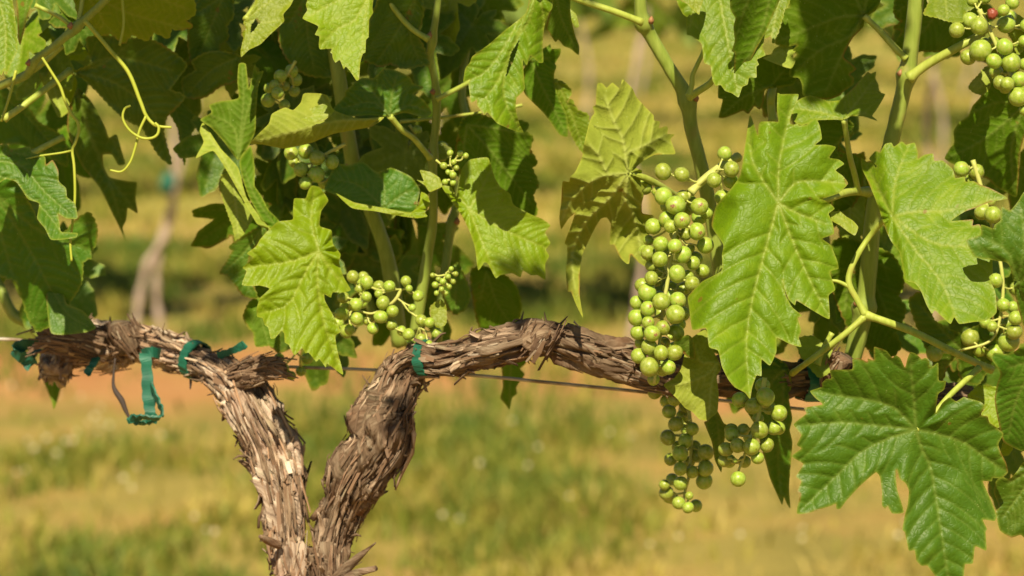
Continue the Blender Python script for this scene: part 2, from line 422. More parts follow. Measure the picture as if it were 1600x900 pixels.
def grass_field():
    Vs, Ts = [], []
    for y0, y1, dens in ((4.3, 7.0, 5200), (7.0, 10.0, 3200), (10.0, 16.0, 1700), (16.0, 34.0, 520)):
        half = 0.2 * y1 + 0.5
        n = int(dens * (y1 - y0) * half * 2)
        x = RNG.uniform(-half, half, n); y = RNG.uniform(y0, y1, n)
        keep = np.abs(x) < 0.19 * y + 0.5
        x, y = x[keep], y[keep]
        clump = fbm(x * 2.6, y * 2.0, 0, 3, 4)
        dist = np.abs(((y + 0.35 - 8.0 + 1.5 + (fbm(x * 0.9, y * 0.9, 0, 9, 3) - 0.5) * 1.2) % 3.0) - 1.5)
        keep = (RNG.random(len(x)) < np.clip((dist - 0.10) / 0.5, 0.32, 1.0)) & (RNG.random(len(x)) < np.clip((clump - 0.42 + .12 * (y > 9.5)) * 5.5, 0.05, 1))
        x, y, clump = x[keep], y[keep], clump[keep]
        n = len(x)
        h = RNG.uniform(0.018, 0.052, n) * (0.55 + 1.2 * clump)
        w = RNG.uniform(0.0016, 0.004, n) * np.where(y > 10, 2.4, 1.3)
        a = RNG.uniform(0, 2 * math.pi, n); lean = RNG.uniform(0.2, 1.0, n) * h
        b_ = RNG.uniform(0, math.pi, n)
        dx, dy = np.cos(b_) * w, np.sin(b_) * w
        lx, ly = np.cos(a) * lean, np.sin(a) * lean
        v = np.stack([np.stack([x - dx, y - dy, 0 * x], 1), np.stack([x + dx, y + dy, 0 * x], 1),
                      np.stack([x + lx * .35 + dx * .8, y + ly * .35 + dy * .8, h * .62], 1), np.stack([x + lx * .35 - dx * .8, y + ly * .35 - dy * .8, h * .62], 1),
                      np.stack([x + lx, y + ly, h], 1)], 1)
        green = fbm(x * 1.6, y * 1.5, 0, 21, 4) * .6 + fbm(x * 5, y * 5, 0, 23, 2) * .4
        tone = np.clip(1.03 - (green - 0.25) * 2.1 + 0.14 * np.clip(x, -.5, .5) + 0.22 * np.clip(6.5 - y, 0, 1) + RNG.normal(0, 0.17, n), 0, 1)
        Vs.append(v.reshape(-1, 3)); Ts.append(np.repeat(tone, 5))
    V = np.vstack(Vs); T = np.concatenate(Ts)
    n = len(V) // 5
    base = np.arange(n)[:, None] * 5
    me = bpy.data.meshes.new('grass')
    loops = np.hstack([base + np.array([0, 1, 2, 3]), base + np.array([3, 2, 4])]).reshape(-1)
    starts = (np.arange(n)[:, None] * 7 + np.array([0, 4])).reshape(-1)
    me.vertices.add(len(V)); me.vertices.foreach_set('co', V.reshape(-1))
    me.loops.add(len(loops)); me.loops.foreach_set('vertex_index', loops.astype(np.int32))
    me.polygons.add(2 * n); me.polygons.foreach_set('loop_start', starts.astype(np.int32))
    at = me.attributes.new('tone', 'FLOAT', 'POINT'); at.data.foreach_set('value', T.astype(np.float32))
    me.materials.append(M['grass'])
    me.update(calc_edges=True); me.validate()
    o = bpy.data.objects.new('grass', me); link(o, np.zeros(3), None)
    tag(o, 'short dry and green grass covering the vineyard floor', 'grass', kind='stuff')
grass_field()

# clover heads in the turf: countless small pale tufts
m, t, b = nt('clover_head'); b.inputs['Base Color'].default_value = (0.62, 0.56, 0.36, 1); b.inputs['Roughness'].default_value = 0.9; M['clover'] = m
g = Geo()
spots = pts('150,683 140,695 128,700 165,690 205,742 75,738 60,735 55,720 20,722 190,785 40,760 112,706 98,650 180,672 830,740 780,690 960,700 745,742 1180,850 1260,872 300,850 330,872 690,840 870,820 1050,870 1430,860 640,760 0,640 240,700')
for (px, py) in spots:
    for q in range(random.randint(1, 2)):
        dist = CAM_H / math.tan(PITCH + math.atan((py - 450) * K)) + random.uniform(-.1, .1)
        c = np.array([(px - 800) * K * dist * 1.01 + random.uniform(-.04, .04), dist, random.uniform(0.03, 0.05)])
        r = random.uniform(0.0035, 0.006)
        prof = [(0.25, -0.8), (0.8, -0.5), (1.0, 0.0), (0.75, 0.6), (0.2, 0.95)]
        V, F = [], []
        for (rr, zz) in prof:
            for k in range(7):
                a = 2 * math.pi * k / 7
                V.append(c + r * np.array([rr * math.cos(a), rr * math.sin(a), zz]))
        for i in range(4):
            for k in range(7): F.append((i * 7 + k, i * 7 + (k + 1) % 7, (i + 1) * 7 + (k + 1) % 7, (i + 1) * 7 + k))
        F.append(tuple(range(28, 35)))
        g.add(V, F)
o = g.build('clover_flowers', M['clover'], smooth=False)
tag(o, 'scattered pale clover heads in the grass', 'clover', kind='stuff')

# ------------------------------------------------------------------ vine rows behind
m, t, b = nt('background_leaf'); M['bgleaf'] = m
oi = nd(t, 'ShaderNodeNewGeometry').outputs['Random Per Island']
bc = ramp(t, oi, [(0.0, (0.07, 0.13, 0.012)), (0.6, (0.13, 0.21, 0.02)), (1.0, (0.20, 0.29, 0.03))])
t.links.new(bc, b.inputs['Base Color']); b.inputs['Roughness'].default_value = 0.5
tr = nd(t, 'ShaderNodeBsdfTranslucent'); tr.inputs[0].default_value = (0.28, 0.40, 0.02, 1)
mx = nd(t, 'ShaderNodeMixShader'); mx.inputs[0].default_value = 0.3
t.links.new(b.outputs[0], mx.inputs[1]); t.links.new(tr.outputs[0], mx.inputs[2]); t.links.new(mx.outputs[0], t.nodes['Material Output'].inputs['Surface'])
m, t, b = nt('background_trunk'); M['bgtrunk'] = m
tc = nd(t, 'ShaderNodeTexCoord').outputs['Object']
t.links.new(ramp(t, noise(t, 30, 4, tc), [(0.3, (0.30, 0.22, 0.17)), (0.7, (0.48, 0.38, 0.31))]), b.inputs['Base Color']); b.inputs['Roughness'].default_value = 0.9

def crown_mesh(seed, n, droop):
    r = np.random.default_rng(seed)
    V, F = [], []
    shape = np.array([(0, 0), (.32, -.12), (.5, .22), (.33, .42), (.38, .7), (0, 1.0), (-.38, .7), (-.33, .42), (-.5, .22), (-.32, -.12)])
    for i in range(n):
        x = r.uniform(-0.95, 0.95); z = r.uniform(1.02, 1.72) + 0.12 * math.sin(x * 5 + seed)
        if i < droop: z = r.uniform(0.86, 1.05)
        y = r.normal(0, 0.16)
        s = r.uniform(0.08, 0.15)
        nrm = r.normal(0, 0.6, 3) + np.array([0, -0.6 if y < 0 else 0.5, 0.6]); nrm /= np.linalg.norm(nrm)
        tip = r.normal(0, 0.5, 3) + np.array([0, 0, -1.0]); tip -= (tip @ nrm) * nrm; tip /= np.linalg.norm(tip)
        sd = np.cross(nrm, tip)
        b0 = len(V)
        for (u, w) in shape:
            V.append(np.array([x, y, z]) + s * (u * sd + (w - .4) * tip - 0.25 * u * u * nrm * 2))
        F += [(b0, b0 + 1, b0 + 2, b0 + 3, b0 + 4, b0 + 5), (b0, b0 + 5, b0 + 6, b0 + 7, b0 + 8, b0 + 9)]
    me = bpy.data.meshes.new('crown'); me.from_pydata([tuple(v) for v in V], [], F); me.materials.append(M['bgleaf']); me.update()
    return me

def bg_trunk_mesh(seed, fork):
    r = random.Random(seed)
    g = Geo()
    p = np.array([(0, 0, 0), (0.03, 0, .15), (0.045, 0.01, .36), (0.07 if fork else .0, 0, .62), (0.06, 0, .98), (0.05, 0, 1.1)])
    if fork:
        pa = np.array([(-0.055, 0, 0), (-0.05, 0, .10), (-0.02, 0.0, .24), (0.045, 0, .36), (.055, 0, .6), (0.05, 0, 1.08)])
        pb = np.array([(0.02, .02, 0), (0.0, .02, .16), (0.015, .015, .3), (.05, .01, .42), (0.09, 0, .62), (0.085, 0, 1.08)])
        V, F = tube_geo(catmull(pa, 6), np.linspace(.0105, .007, 31) + np.array([.003 * math.sin(i * 1.7) for i in range(31)]), 9); g.add(V, F)
        V, F = tube_geo(catmull(pb, 6), np.linspace(.0095, .006, 31) + np.array([.003 * math.sin(i * 2.1) for i in range(31)]), 9); g.add(V, F)
    else:
        V, F = tube_geo(catmull(p, 6), np.linspace(.010, .007, 31) + np.array([.002 * math.sin(i * 1.7 + seed) for i in range(31)]), 9); g.add(V, F)
    V, F = tube_geo(catmull(np.array([(-.9, 0, 1.06), (-.4, .01, 1.03), (0.05, 0, 1.05), (.5, .01, 1.03), (.9, 0, 1.06)]), 5), .014, 8); g.add(V, F)
    me = bpy.data.meshes.new('trunk'); me.from_pydata(np.vstack(g.V).tolist(), [], g.F)
    me.polygons.foreach_set('use_smooth', [True] * len(me.polygons)); me.materials.append(M['bgtrunk']); me.update()
    return me
crowns = [crown_mesh(11, 210, 0), crown_mesh(12, 230, 60), crown_mesh(13, 110, 0)]
trunks = [bg_trunk_mesh(1, True), bg_trunk_mesh(2, False), bg_trunk_mesh(3, False)]

def bg_vine(x, y, ci, ti, label, rz=0.0):
    if y > 10: ci = 2
    e = empty('background_grapevine', (x, y, 0)); e.rotation_euler.z = rz
    for nm, me in (('trunk', trunks[ti]), ('crown', crowns[ci])):
        o = bpy.data.objects.new(nm, me); COL.objects.link(o); o.parent = e
    tag(e, label, 'grapevine', 'grapevines in the rows behind')
    return e
bgx = lambda px, d: (px - 800) * K * d
bg_vine(bgx(237, 8), 8.0, 0, 0, 'blurred grapevine with slim forked trunk and teal tie, behind the left arm')
bg_vine(bgx(237, 8) + 1.25, 8.0, 1, 2, 'blurred leafy shoots hanging in from the top behind the main bunch')
bg_vine(bgx(1330, 8) + .2, 8.0, 2, 1, 'blurred grapevine in the next row, hidden behind the right-hand leaves')
far = 'faint blurred grapevine in the far rows behind'
bg_vine(bgx(237, 8) - 1.8, 8.0, 2, 1, far)
bg_vine(bgx(1478, 11) - .05, 11.0, 0, 1, 'blurred pale upright trunk in the gap below the top right bunch')
bg_vine(bgx(905, 14), 14.0, 0, 1, 'faint thin trunk far behind, between the folded leaf and the curled leaf')
bg_vine(bgx(1000, 17), 17.0, 2, 2, 'faint thin trunk far behind, just left of the tall green shoot')
for x, y, c, tk in ((bgx(1478, 11) - 1.8, 11, 2, 2), (bgx(1478, 11) - 3.6, 11, 1, 1), (bgx(1478, 11) + 1.8, 11, 2, 2),
                    (bgx(905, 14) - 1.8, 14, 2, 2), (bgx(905, 14) + 1.8, 14, 2, 1), (bgx(905, 14) + 3.6, 14, 0, 2), (bgx(905, 14) - 3.5, 14, 0, 2),
                    (bgx(1000, 17) + 1.8, 17, 0, 1), (bgx(1000, 17) - 1.8, 17, 0, 1), (bgx(1000, 17) - 3.6, 17, 2, 1), (bgx(1000, 17) + 3.6, 17, 2, 1)):
    bg_vine(x, float(y), c, tk, far, random.choice((0, math.pi)))
# its tie
tp = P(262, 287, 7.97)
V, F = tube_geo([tp + [-.01, 0, -.028], tp + [0.0, 0, 0], tp + [.004, 0, .028]], [.012, .022, .014], 12)
tag(obj('vine_tie', V, F, M['tie'], origin=tp), 'blurred teal tie on the forked trunk in the row behind', 'tie')

# ------------------------------------------------------------------ the foreground grapevine
BASE = P(490, 1100, 2.135); BASE = np.array([BASE[0], BASE[1] + .02, 0.0])
VINE = empty('grapevine', BASE)
tag(VINE, 'gnarled two-trunked grapevine with peeling bark, lobed green leaves and bunches of unripe grapes', 'grapevine')

# --- woody trunk and cordons: tube grids with carved bark
def wood_path(spec, down=None):
    """spec: x,y,r(px),depth"""
    a = np.array(spec, float)
    a[:, 3] -= np.interp(a[:, 0], [800, 1000], [0.085, 0.055])
    p = P(a[:, 0], a[:, 1], a[:, 3]); r = a[:, 2] * K * a[:, 3]
    if down is not None:
        p = np.vstack([down, p]); r = np.concatenate([[r[0] * 1.25] * len(down), r])
    q = catmull(np.hstack([p, r[:, None]]), 14)
    seg = np.linalg.norm(np.diff(q[:, :3], axis=0), axis=1)
    s = np.concatenate([[0], np.cumsum(seg)])
    n = int(s[-1] / 0.0016)
    ss = np.linspace(0, s[-1], n)
    return np.stack([np.interp(ss, s, q[:, k]) for k in range(4)], 1), ss

WOOD = []
FLK = []
def wood(spec, name_split, seed, seg=128, rough=1.0, down=None, bark='bark'):
    q, s = wood_path(spec, down)
    path, rad = q[:, :3], q[:, 3]
    t, N, B = frames(path)
    a = np.linspace(0, 2 * math.pi, seg, endpoint=False)
    A, Sg = np.meshgrid(a, s)
    R = rad[:, None] + 0 * A
    tw = A + Sg * 3.0
    # periodic coordinates round the trunk
    cx, cy = np.cos(tw) * R, np.sin(tw) * R
    big = fbm(cx * 48, cy * 48, Sg * 30, seed, 3) - 0.5
    big = np.sign(big) * np.abs(big * 2) ** .8 / 2
    rid = 1 - np.abs(2 * fbm(cx * 150, cy * 150, Sg * 17, seed + 5, 3) - 1)
    pl = fbm(cx * 110, cy * 110, Sg * 22, seed + 9, 3)
    plate = (np.floor(pl * 9) + np.clip((pl * 9 % 1) * 4, 0, 1)) / 9
    fine = fbm(cx * 700, cy * 700, Sg * 90, seed + 13, 3) - 0.5
    rid2 = 1 - np.abs(2 * fbm(cx * 330, cy * 330, Sg * 42, seed + 25, 3) - 1)
    D = rough * (0.019 * big * (R / 0.02) ** .7 + 0.005 * (rid - 0.6) + 0.004 * (rid2 - .6) + 0.013 * (plate - 0.5) + 0.003 * fine)
    ck = np.abs(fbm(cx * 190, cy * 190, Sg * 15, seed + 41, 3) - .5)
    D -= rough * 0.0055 * np.clip(1 - ck / .055, 0, 1) ** .7
    Rd = np.maximum(R * 0.95 + D, R * 0.3)
    # small end taper so ends close
    ring = np.cos(A)[..., None] * N[:, None] + np.sin(A)[..., None] * B[:, None]
    V = path[:, None] + ring * Rd[..., None]
    n = len(path)
    out = []
    bu = (tw * R)
    for nm, i0, i1 in name_split(s, n, path):
        sub = V[i0:i1].reshape(-1, 3); k = i1 - i0
        F = [(i * seg + j, i * seg + (j + 1) % seg, (i + 1) * seg + (j + 1) % seg, (i + 1) * seg + j) for i in range(k - 1) for j in range(seg)]
        F.append(tuple(range(seg))[::-1]); F.append(tuple((k - 1) * seg + j for j in range(seg)))
        o = obj(nm, sub, F, M[bark], VINE, sub[0], True, {'bu': bu[i0:i1].reshape(-1), 'bv': (Sg[i0:i1]).reshape(-1)})
        out.append((o, i0, i1))
    W = dict(path=path, rad=rad, t=t, N=N, B=B, s=s, parts=out, V=V, Rd=Rd, seg=seg)
    WOOD.append(W)
    return W

def split_at(px):
    def f(s, n, path):
        x, y, _ = to_px(path)
        k = int(np.argmin(np.hypot(x - px[0], y - px[1])))
        return (('trunk', 0, k + 1), ('cordon', k, n))
    return f

left_spec = [(457, 960, 19, 2.21), (453, 895, 21, 2.21), (448, 840, 26, 2.21), (443, 785, 32, 2.21), (424, 705, 39, 2.22), (401, 655, 36, 2.22), (380, 612, 32, 2.23), (345, 582, 27, 2.24),
             (300, 560, 22, 2.26), (250, 543, 24, 2.28), (205, 532, 26, 2.29), (165, 537, 29, 2.30), (120, 545, 27, 2.31), (92, 565, 28, 2.31), (84, 588, 21, 2.30)]
right_spec = [(516, 960, 19, 2.20), (516, 895, 21, 2.20), (524, 840, 26, 2.20), (540, 785, 30, 2.19), (560, 742, 40, 2.18), (592, 698, 49, 2.18), (602, 655, 48, 2.18), (618, 618, 35, 2.18), (631, 585, 34, 2.18), (655, 562, 27, 2.17),
              (695, 562, 24, 2.16), (745, 548, 22, 2.15), (800, 534, 21, 2.14), (845, 528, 23, 2.14), (890, 541, 19, 2.13), (945, 557, 18, 2.13), (1005, 573, 18, 2.13), (1090, 588, 19, 2.13),
              (1180, 592, 20, 2.14), (1260, 592, 22, 2.14), (1330, 600, 22, 2.15), (1440, 622, 20, 2.16), (1640, 655, 18, 2.18)]
d1 = np.array([BASE + [-.03, 0, -0.05], BASE + [-.03, 0, 0.25]]); d2 = np.array([BASE + [.03, 0.01, -0.05], BASE + [.028, 0, 0.25]])
WL = wood(left_spec, split_at((370, 604)), 31, down=d1, bark='bark_grey')
WR = wood(right_spec, split_at((640, 574)), 57, down=d2)
# short spurs and knobs on the old wood
def spur(spec, seed, parent_w, nm='spur'):
    q, s = wood_path(spec)
    path, rad = q[:, :3], q[:, 3]
    t, N, B = frames(path)
    seg = 40
    a = np.linspace(0, 2 * math.pi, seg, endpoint=False)
    A, Sg = np.meshgrid(a, s)
    R = rad[:, None] + 0 * A
    cx, cy = np.cos(A) * R, np.sin(A) * R
    sk = min(1, rad[0] / .008)
    D = sk * 0.008 * (fbm(cx * 120, cy * 120, Sg * 30, seed, 4) - .5) + sk * 0.004 * (1 - np.abs(2 * fbm(cx * 200, cy * 200, Sg * 20, seed + 3, 2) - 1) - .5)
    V = path[:, None] + (np.cos(A)[..., None] * N[:, None] + np.sin(A)[..., None] * B[:, None]) * np.maximum(R + D, R * .35)[..., None]
    k = len(path)
    F = [(i * seg + j, i * seg + (j + 1) % seg, (i + 1) * seg + (j + 1) % seg, (i + 1) * seg + j) for i in range(k - 1) for j in range(seg)]
    F.append(tuple(range(seg))[::-1]); F.append(tuple((k - 1) * seg + j for j in range(seg)))
    if nm == 'spur': FLK.append((V, t))
    V = V.reshape(-1, 3)
    return obj(nm, V, F, M['bark'], VINE, V[0], True, {'bu': (A * R).reshape(-1), 'bv': Sg.reshape(-1)})
spur([(372, 594, 20, 2.225), (398, 582, 17, 2.21), (424, 575, 13, 2.205), (444, 578, 7, 2.20)], 3, WL)
spur([(835, 540, 24, 2.13), (845, 518, 21, 2.125), (850, 508, 12, 2.125)], 5, WR)
spur([(205, 540, 28, 2.285), (188, 515, 24, 2.28), (186, 502, 12, 2.28)], 6, WL)
spur([(508, 935, 11, 2.18), (536, 895, 7, 2.165), (564, 868, 5, 2.15), (587, 848, 2, 2.14)], 8, WL, 'broken_stub')
spur([(520, 930, 10, 2.17), (552, 900, 7, 2.15), (588, 888, 4, 2.14)], 9, WL, 'broken_stub')
spur([(436, 852, 6, 2.19), (420, 846, 5, 2.18), (406, 838, 2, 2.17)], 10, WL, 'broken_stub')
spur([(150, 540, 25, 2.28), (110, 528, 24, 2.27), (80, 525, 20, 2.27), (62, 530, 10, 2.27)], 12, WL)
spur([(1300, 598, 18, 2.13), (1312, 575, 16, 2.115), (1322, 560, 13, 2.11)], 14, WR)

# --- peeling bark strips, each a curved shaving of its own
def bark_strips(W, n, seed, v0, v1, lmin=0.022, lmax=0.080):
    r = np.random.default_rng(seed)
    path, N, B, s, Rd, seg = W['path'], W['N'], W['B'], W['s'], W['Rd'], W['seg']
    for q in range(n):
        c = r.uniform(v0, v1); L = r.uniform(lmin, lmax); wd = r.uniform(0.0010, 0.0034)
        # keep to the side one can see or just round the edge
        for _ in range(20):
            ang = r.uniform(0, 2 * math.pi)
            i = int(np.searchsorted(s, c)); i = min(max(i, 1), len(s) - 2)
            nv = math.cos(ang) * N[i] + math.sin(ang) * B[i]
            if nv[1] < 0.25: break
        ns, nw = 9, 4
        lift = r.uniform(-0.0004, 0.0012); curl0 = r.uniform(0, 0.010) * (r.random() < .35); curl1 = r.uniform(0, 0.010) * (r.random() < .35)
        tw = r.normal(0, 0.12)
        rows = []
        for a in range(ns):
            u = a / (ns - 1)
            sv = c + (u - .5) * L
            i = int(np.clip(np.searchsorted(s, sv), 1, len(s) - 2))
            taper = (0.35 + 0.65 * math.sin(math.pi * min(1, max(0, u * 1.0 + .02))) ** .5) * (1 + .2 * math.sin(u * 9 + q))
            for side in (0, 1):
                row = []
                for k in range(nw):
                    w = (k / (nw - 1) - .5) * wd * taper
                    al = ang + tw * (u - .5) + w / max(W['rad'][i], .006)
                    j = int(round(al / (2 * math.pi) * seg)) % seg
                    rr = Rd[i, j] * .5 + W['rad'][i] * .52 + lift + curl0 * max(0, .3 - u) ** 1.3 * 4 + curl1 * max(0, u - .7) ** 1.3 * 4
                    rr += 0.0016 * (k / (nw - 1) - .5) ** 2 - side * r.uniform(0.0008, 0.0012)
                    row.append(path[i] + (math.cos(al) * N[i] + math.sin(al) * B[i]) * rr)
                rows.append(row)
        V = np.array(rows).reshape(ns, 2 * nw, 3)
        V[:, nw:] = V[:, nw:][:, ::-1]
        m2 = 2 * nw
        F = [(i * m2 + j, i * m2 + (j + 1) % m2, (i + 1) * m2 + (j + 1) % m2, (i + 1) * m2 + j) for i in range(ns - 1) for j in range(m2)]
        F += [tuple(range(m2))[::-1], tuple((ns - 1) * m2 + j for j in range(m2))]
        Vf = V.reshape(-1, 3)
        i = int(np.clip(np.searchsorted(s, c), 1, len(s) - 2))
        par = next(o for o, i0, i1 in W['parts'] if i0 <= i <= i1)
        bu = np.tile(np.linspace(0, wd * 2, m2), ns) + q; bv = np.repeat(np.linspace(0, L, ns), m2) + q * .3
        obj('bark_strip', Vf, F, M['bark_pale'] if r.random() < .5 else M['bark'], par, Vf[0], True, {'bu': bu, 'bv': bv})
sL = WL['s']; sR = WR['s']
vis = lambda W: [W['s'][i] for i in range(len(W['s'])) if to_px(W['path'][i])[1] < 915]
vL, vR = vis(WL), vis(WR)
jL = next(W for W in [WL])['parts'][0][2]; jR = WR['parts'][0][2]
bark_strips(WL, 95, 1, vL[0], sL[jL])
bark_strips(WL, 42, 2, sL[jL], vL[-1] - .02, 0.012, 0.035)
bark_strips(WR, 95, 3, vR[0], sR[jR])
kend = next(i for i in range(len(sR)) if to_px(WR['path'][i])[0] > 1010 and sR[i] > .6)
bark_strips(WR, 60, 4, sR[jR], sR[kend], 0.014, 0.05)

# small loose flakes all over the old wood, too small to pick apart
def flakes(name, grids, n, seed, parent, mat='flake'):
    r = np.random.default_rng(seed)
    Vs, Fs, U, Vv = [], [], [], []
    area = [len(gd[0]) for gd in grids]
    for q in range(n):
        Vg, tg = grids[r.choice(len(grids), p=np.array(area) / sum(area))]
        i = r.integers(1, len(Vg) - 2); j = r.integers(0, Vg.shape[1])
        p = Vg[i, j]; c = Vg[i].mean(0)
        if to_px(p)[1] > 930: continue
        nv = p - c; R = np.linalg.norm(nv); nv = nv / R
        if nv[1] > .35: continue
        tv = tg[i] + r.normal(0, .16, 3); tv -= (tv @ nv) * nv; tv /= np.linalg.norm(tv); sv = np.cross(tv, nv)
        L = r.uniform(.004, .016) * r.choice([.6, 1, 2.2]); w = r.uniform(.00025, .0008) * r.choice([1, 1, 1, 1, 1, 2.4]); th = r.uniform(.0004, .0009)
        l0 = r.uniform(-.0006, .0007); tip = r.uniform(-.0008, .0020); bow = r.uniform(-.0006, .0012)
        b0 = len(Vs)
        for a in (0, .5, 1):
            wa = w * (r.uniform(.5, 1.1) if a != .5 else 1.15)
            off = p + tv * (a - .5) * L + nv * (l0 + tip * a + bow * (1 - abs(2 * a - 1)))
            k = .5 * wa * wa / R
            Vs += [off - sv * wa - nv * k, off + sv * wa - nv * k, off + sv * wa - nv * (k + th), off - sv * wa - nv * (k + th)]
            U += [q * .37, q * .37 + .004, q * .37 + .005, q * .37 - .001]; Vv += [q * .11 + a * .01] * 4
        for e in (0, 4):
            Fs += [(b0 + e + m_, b0 + e + (m_ + 1) % 4, b0 + e + 4 + (m_ + 1) % 4, b0 + e + 4 + m_) for m_ in range(4)]
        Fs += [(b0 + 3, b0 + 2, b0 + 1, b0), (b0 + 8, b0 + 9, b0 + 10, b0 + 11)]
    o = obj(name, np.array(Vs), Fs, M[mat], parent, Vs[0], False, {'bu': U, 'bv': Vv})
    o['kind'] = 'stuff'
for W, n, sd in ((WL, 2200, 5), (WR, 2600, 6)):
    k = W['parts'][1][1]
    flakes('bark_flakes', [(W['V'][:k], W['t'][:k])], int(n * 1.2), sd, W['parts'][0][0], 'flake_grey' if W is WL else 'flake')
    flakes('bark_flakes', [(W['V'][k:], W['t'][k:])], int(n * .35), sd + 9, W['parts'][1][0], 'flake_grey' if W is WL else 'flake')
flakes('bark_flakes', FLK, 900, 8, VINE)

# frayed fibres standing off the bark
g = Geo(); r = np.random.default_rng(77)
for W, n, v0, v1 in ((WL, 90, vL[0], vL[-1]), (WR, 100, vR[0], sR[kend])):
    for q in range(n):
        i = int(np.searchsorted(W['s'], r.uniform(v0, v1))); i = min(i, len(W['s']) - 2)
        ang = r.uniform(0, 2 * math.pi); nv = math.cos(ang) * W['N'][i] + math.sin(ang) * W['B'][i]
        p0 = W['path'][i] + nv * W['rad'][i] * .98
        d = nv * r.uniform(.2, 1) + W['t'][i] * r.choice([-1, 1]) * r.uniform(.4, 1.4) + r.normal(0, .25, 3); d /= np.linalg.norm(d)
        L = r.uniform(.004, .012); e = r.normal(0, .002, 3)
        V, F = tube_geo(np.array([p0, p0 + d * L * .5 + e, p0 + d * L + e * .3 + nv * .002]), [.0011, .0009, .0003], 4); g.add(V, F)
o = g.build('bark_fibres', M['bark'], VINE); o['kind'] = 'stuff'

# --- leaves
def seg_dist(p, a, b):
    ab = b - a; L2 = (ab @ ab) + 1e-12
    t = np.clip(((p - a) @ ab) / L2, 0, 1)
    return np.linalg.norm(p - (a + t[:, None] * ab), axis=1), t

def inside(p, poly):
    x, y = p[:, 0], p[:, 1]; c = np.zeros(len(p), bool)
    j = len(poly) - 1
    for i in range(len(poly)):
        xi, yi = poly[i]; xj, yj = poly[j]
        if yi != yj:
            c ^= ((yi > y) != (yj > y)) & (x < (xj - xi) * (y - yi) / (yj - yi) + xi)
        j = i
    return c

def smooth_outline(out, sub, teeth, rs):
    q = np.vstack([out[-1:], out, out[:2]])
    res = []
    for i in range(1, len(q) - 2):
        L = np.linalg.norm(q[i + 1] - q[i])
        n = max(1, int(round(L / sub)))
        t = np.linspace(0, 1, n, endpoint=False)[:, None]
        m0 = .28 * (q[i + 1] - q[i - 1]); m1 = .28 * (q[i + 2] - q[i])
        lim = L * .8
        for mm in (m0, m1):
            l = np.linalg.norm(mm)
            if l > lim: mm *= lim / l
        seg = (2 * t**3 - 3 * t**2 + 1) * q[i] + (t**3 - 2 * t**2 + t) * m0 + (-2 * t**3 + 3 * t**2) * q[i + 1] + (t**3 - t**2) * m1
        if teeth > 0 and L > teeth * .9:
            area = np.sum(out[:, 0] * np.roll(out[:, 1], -1) - out[:, 1] * np.roll(out[:, 0], -1))
            e = (q[i + 1] - q[i]) / L; nrm = np.array([e[1], -e[0]]) * (1 if area > 0 else -1)
            k = max(1, round(L / teeth)); ph = (t[:, 0] * k) % 1
            seg = seg + nrm * (np.where(ph < .62, ph / .62, (1 - ph) / .38) * teeth * .24 * np.sin(np.pi * np.clip(t[:, 0] * 1.0, 0, 1)) ** .4)[:, None]
        res.append(seg)
    return np.vstack(res)

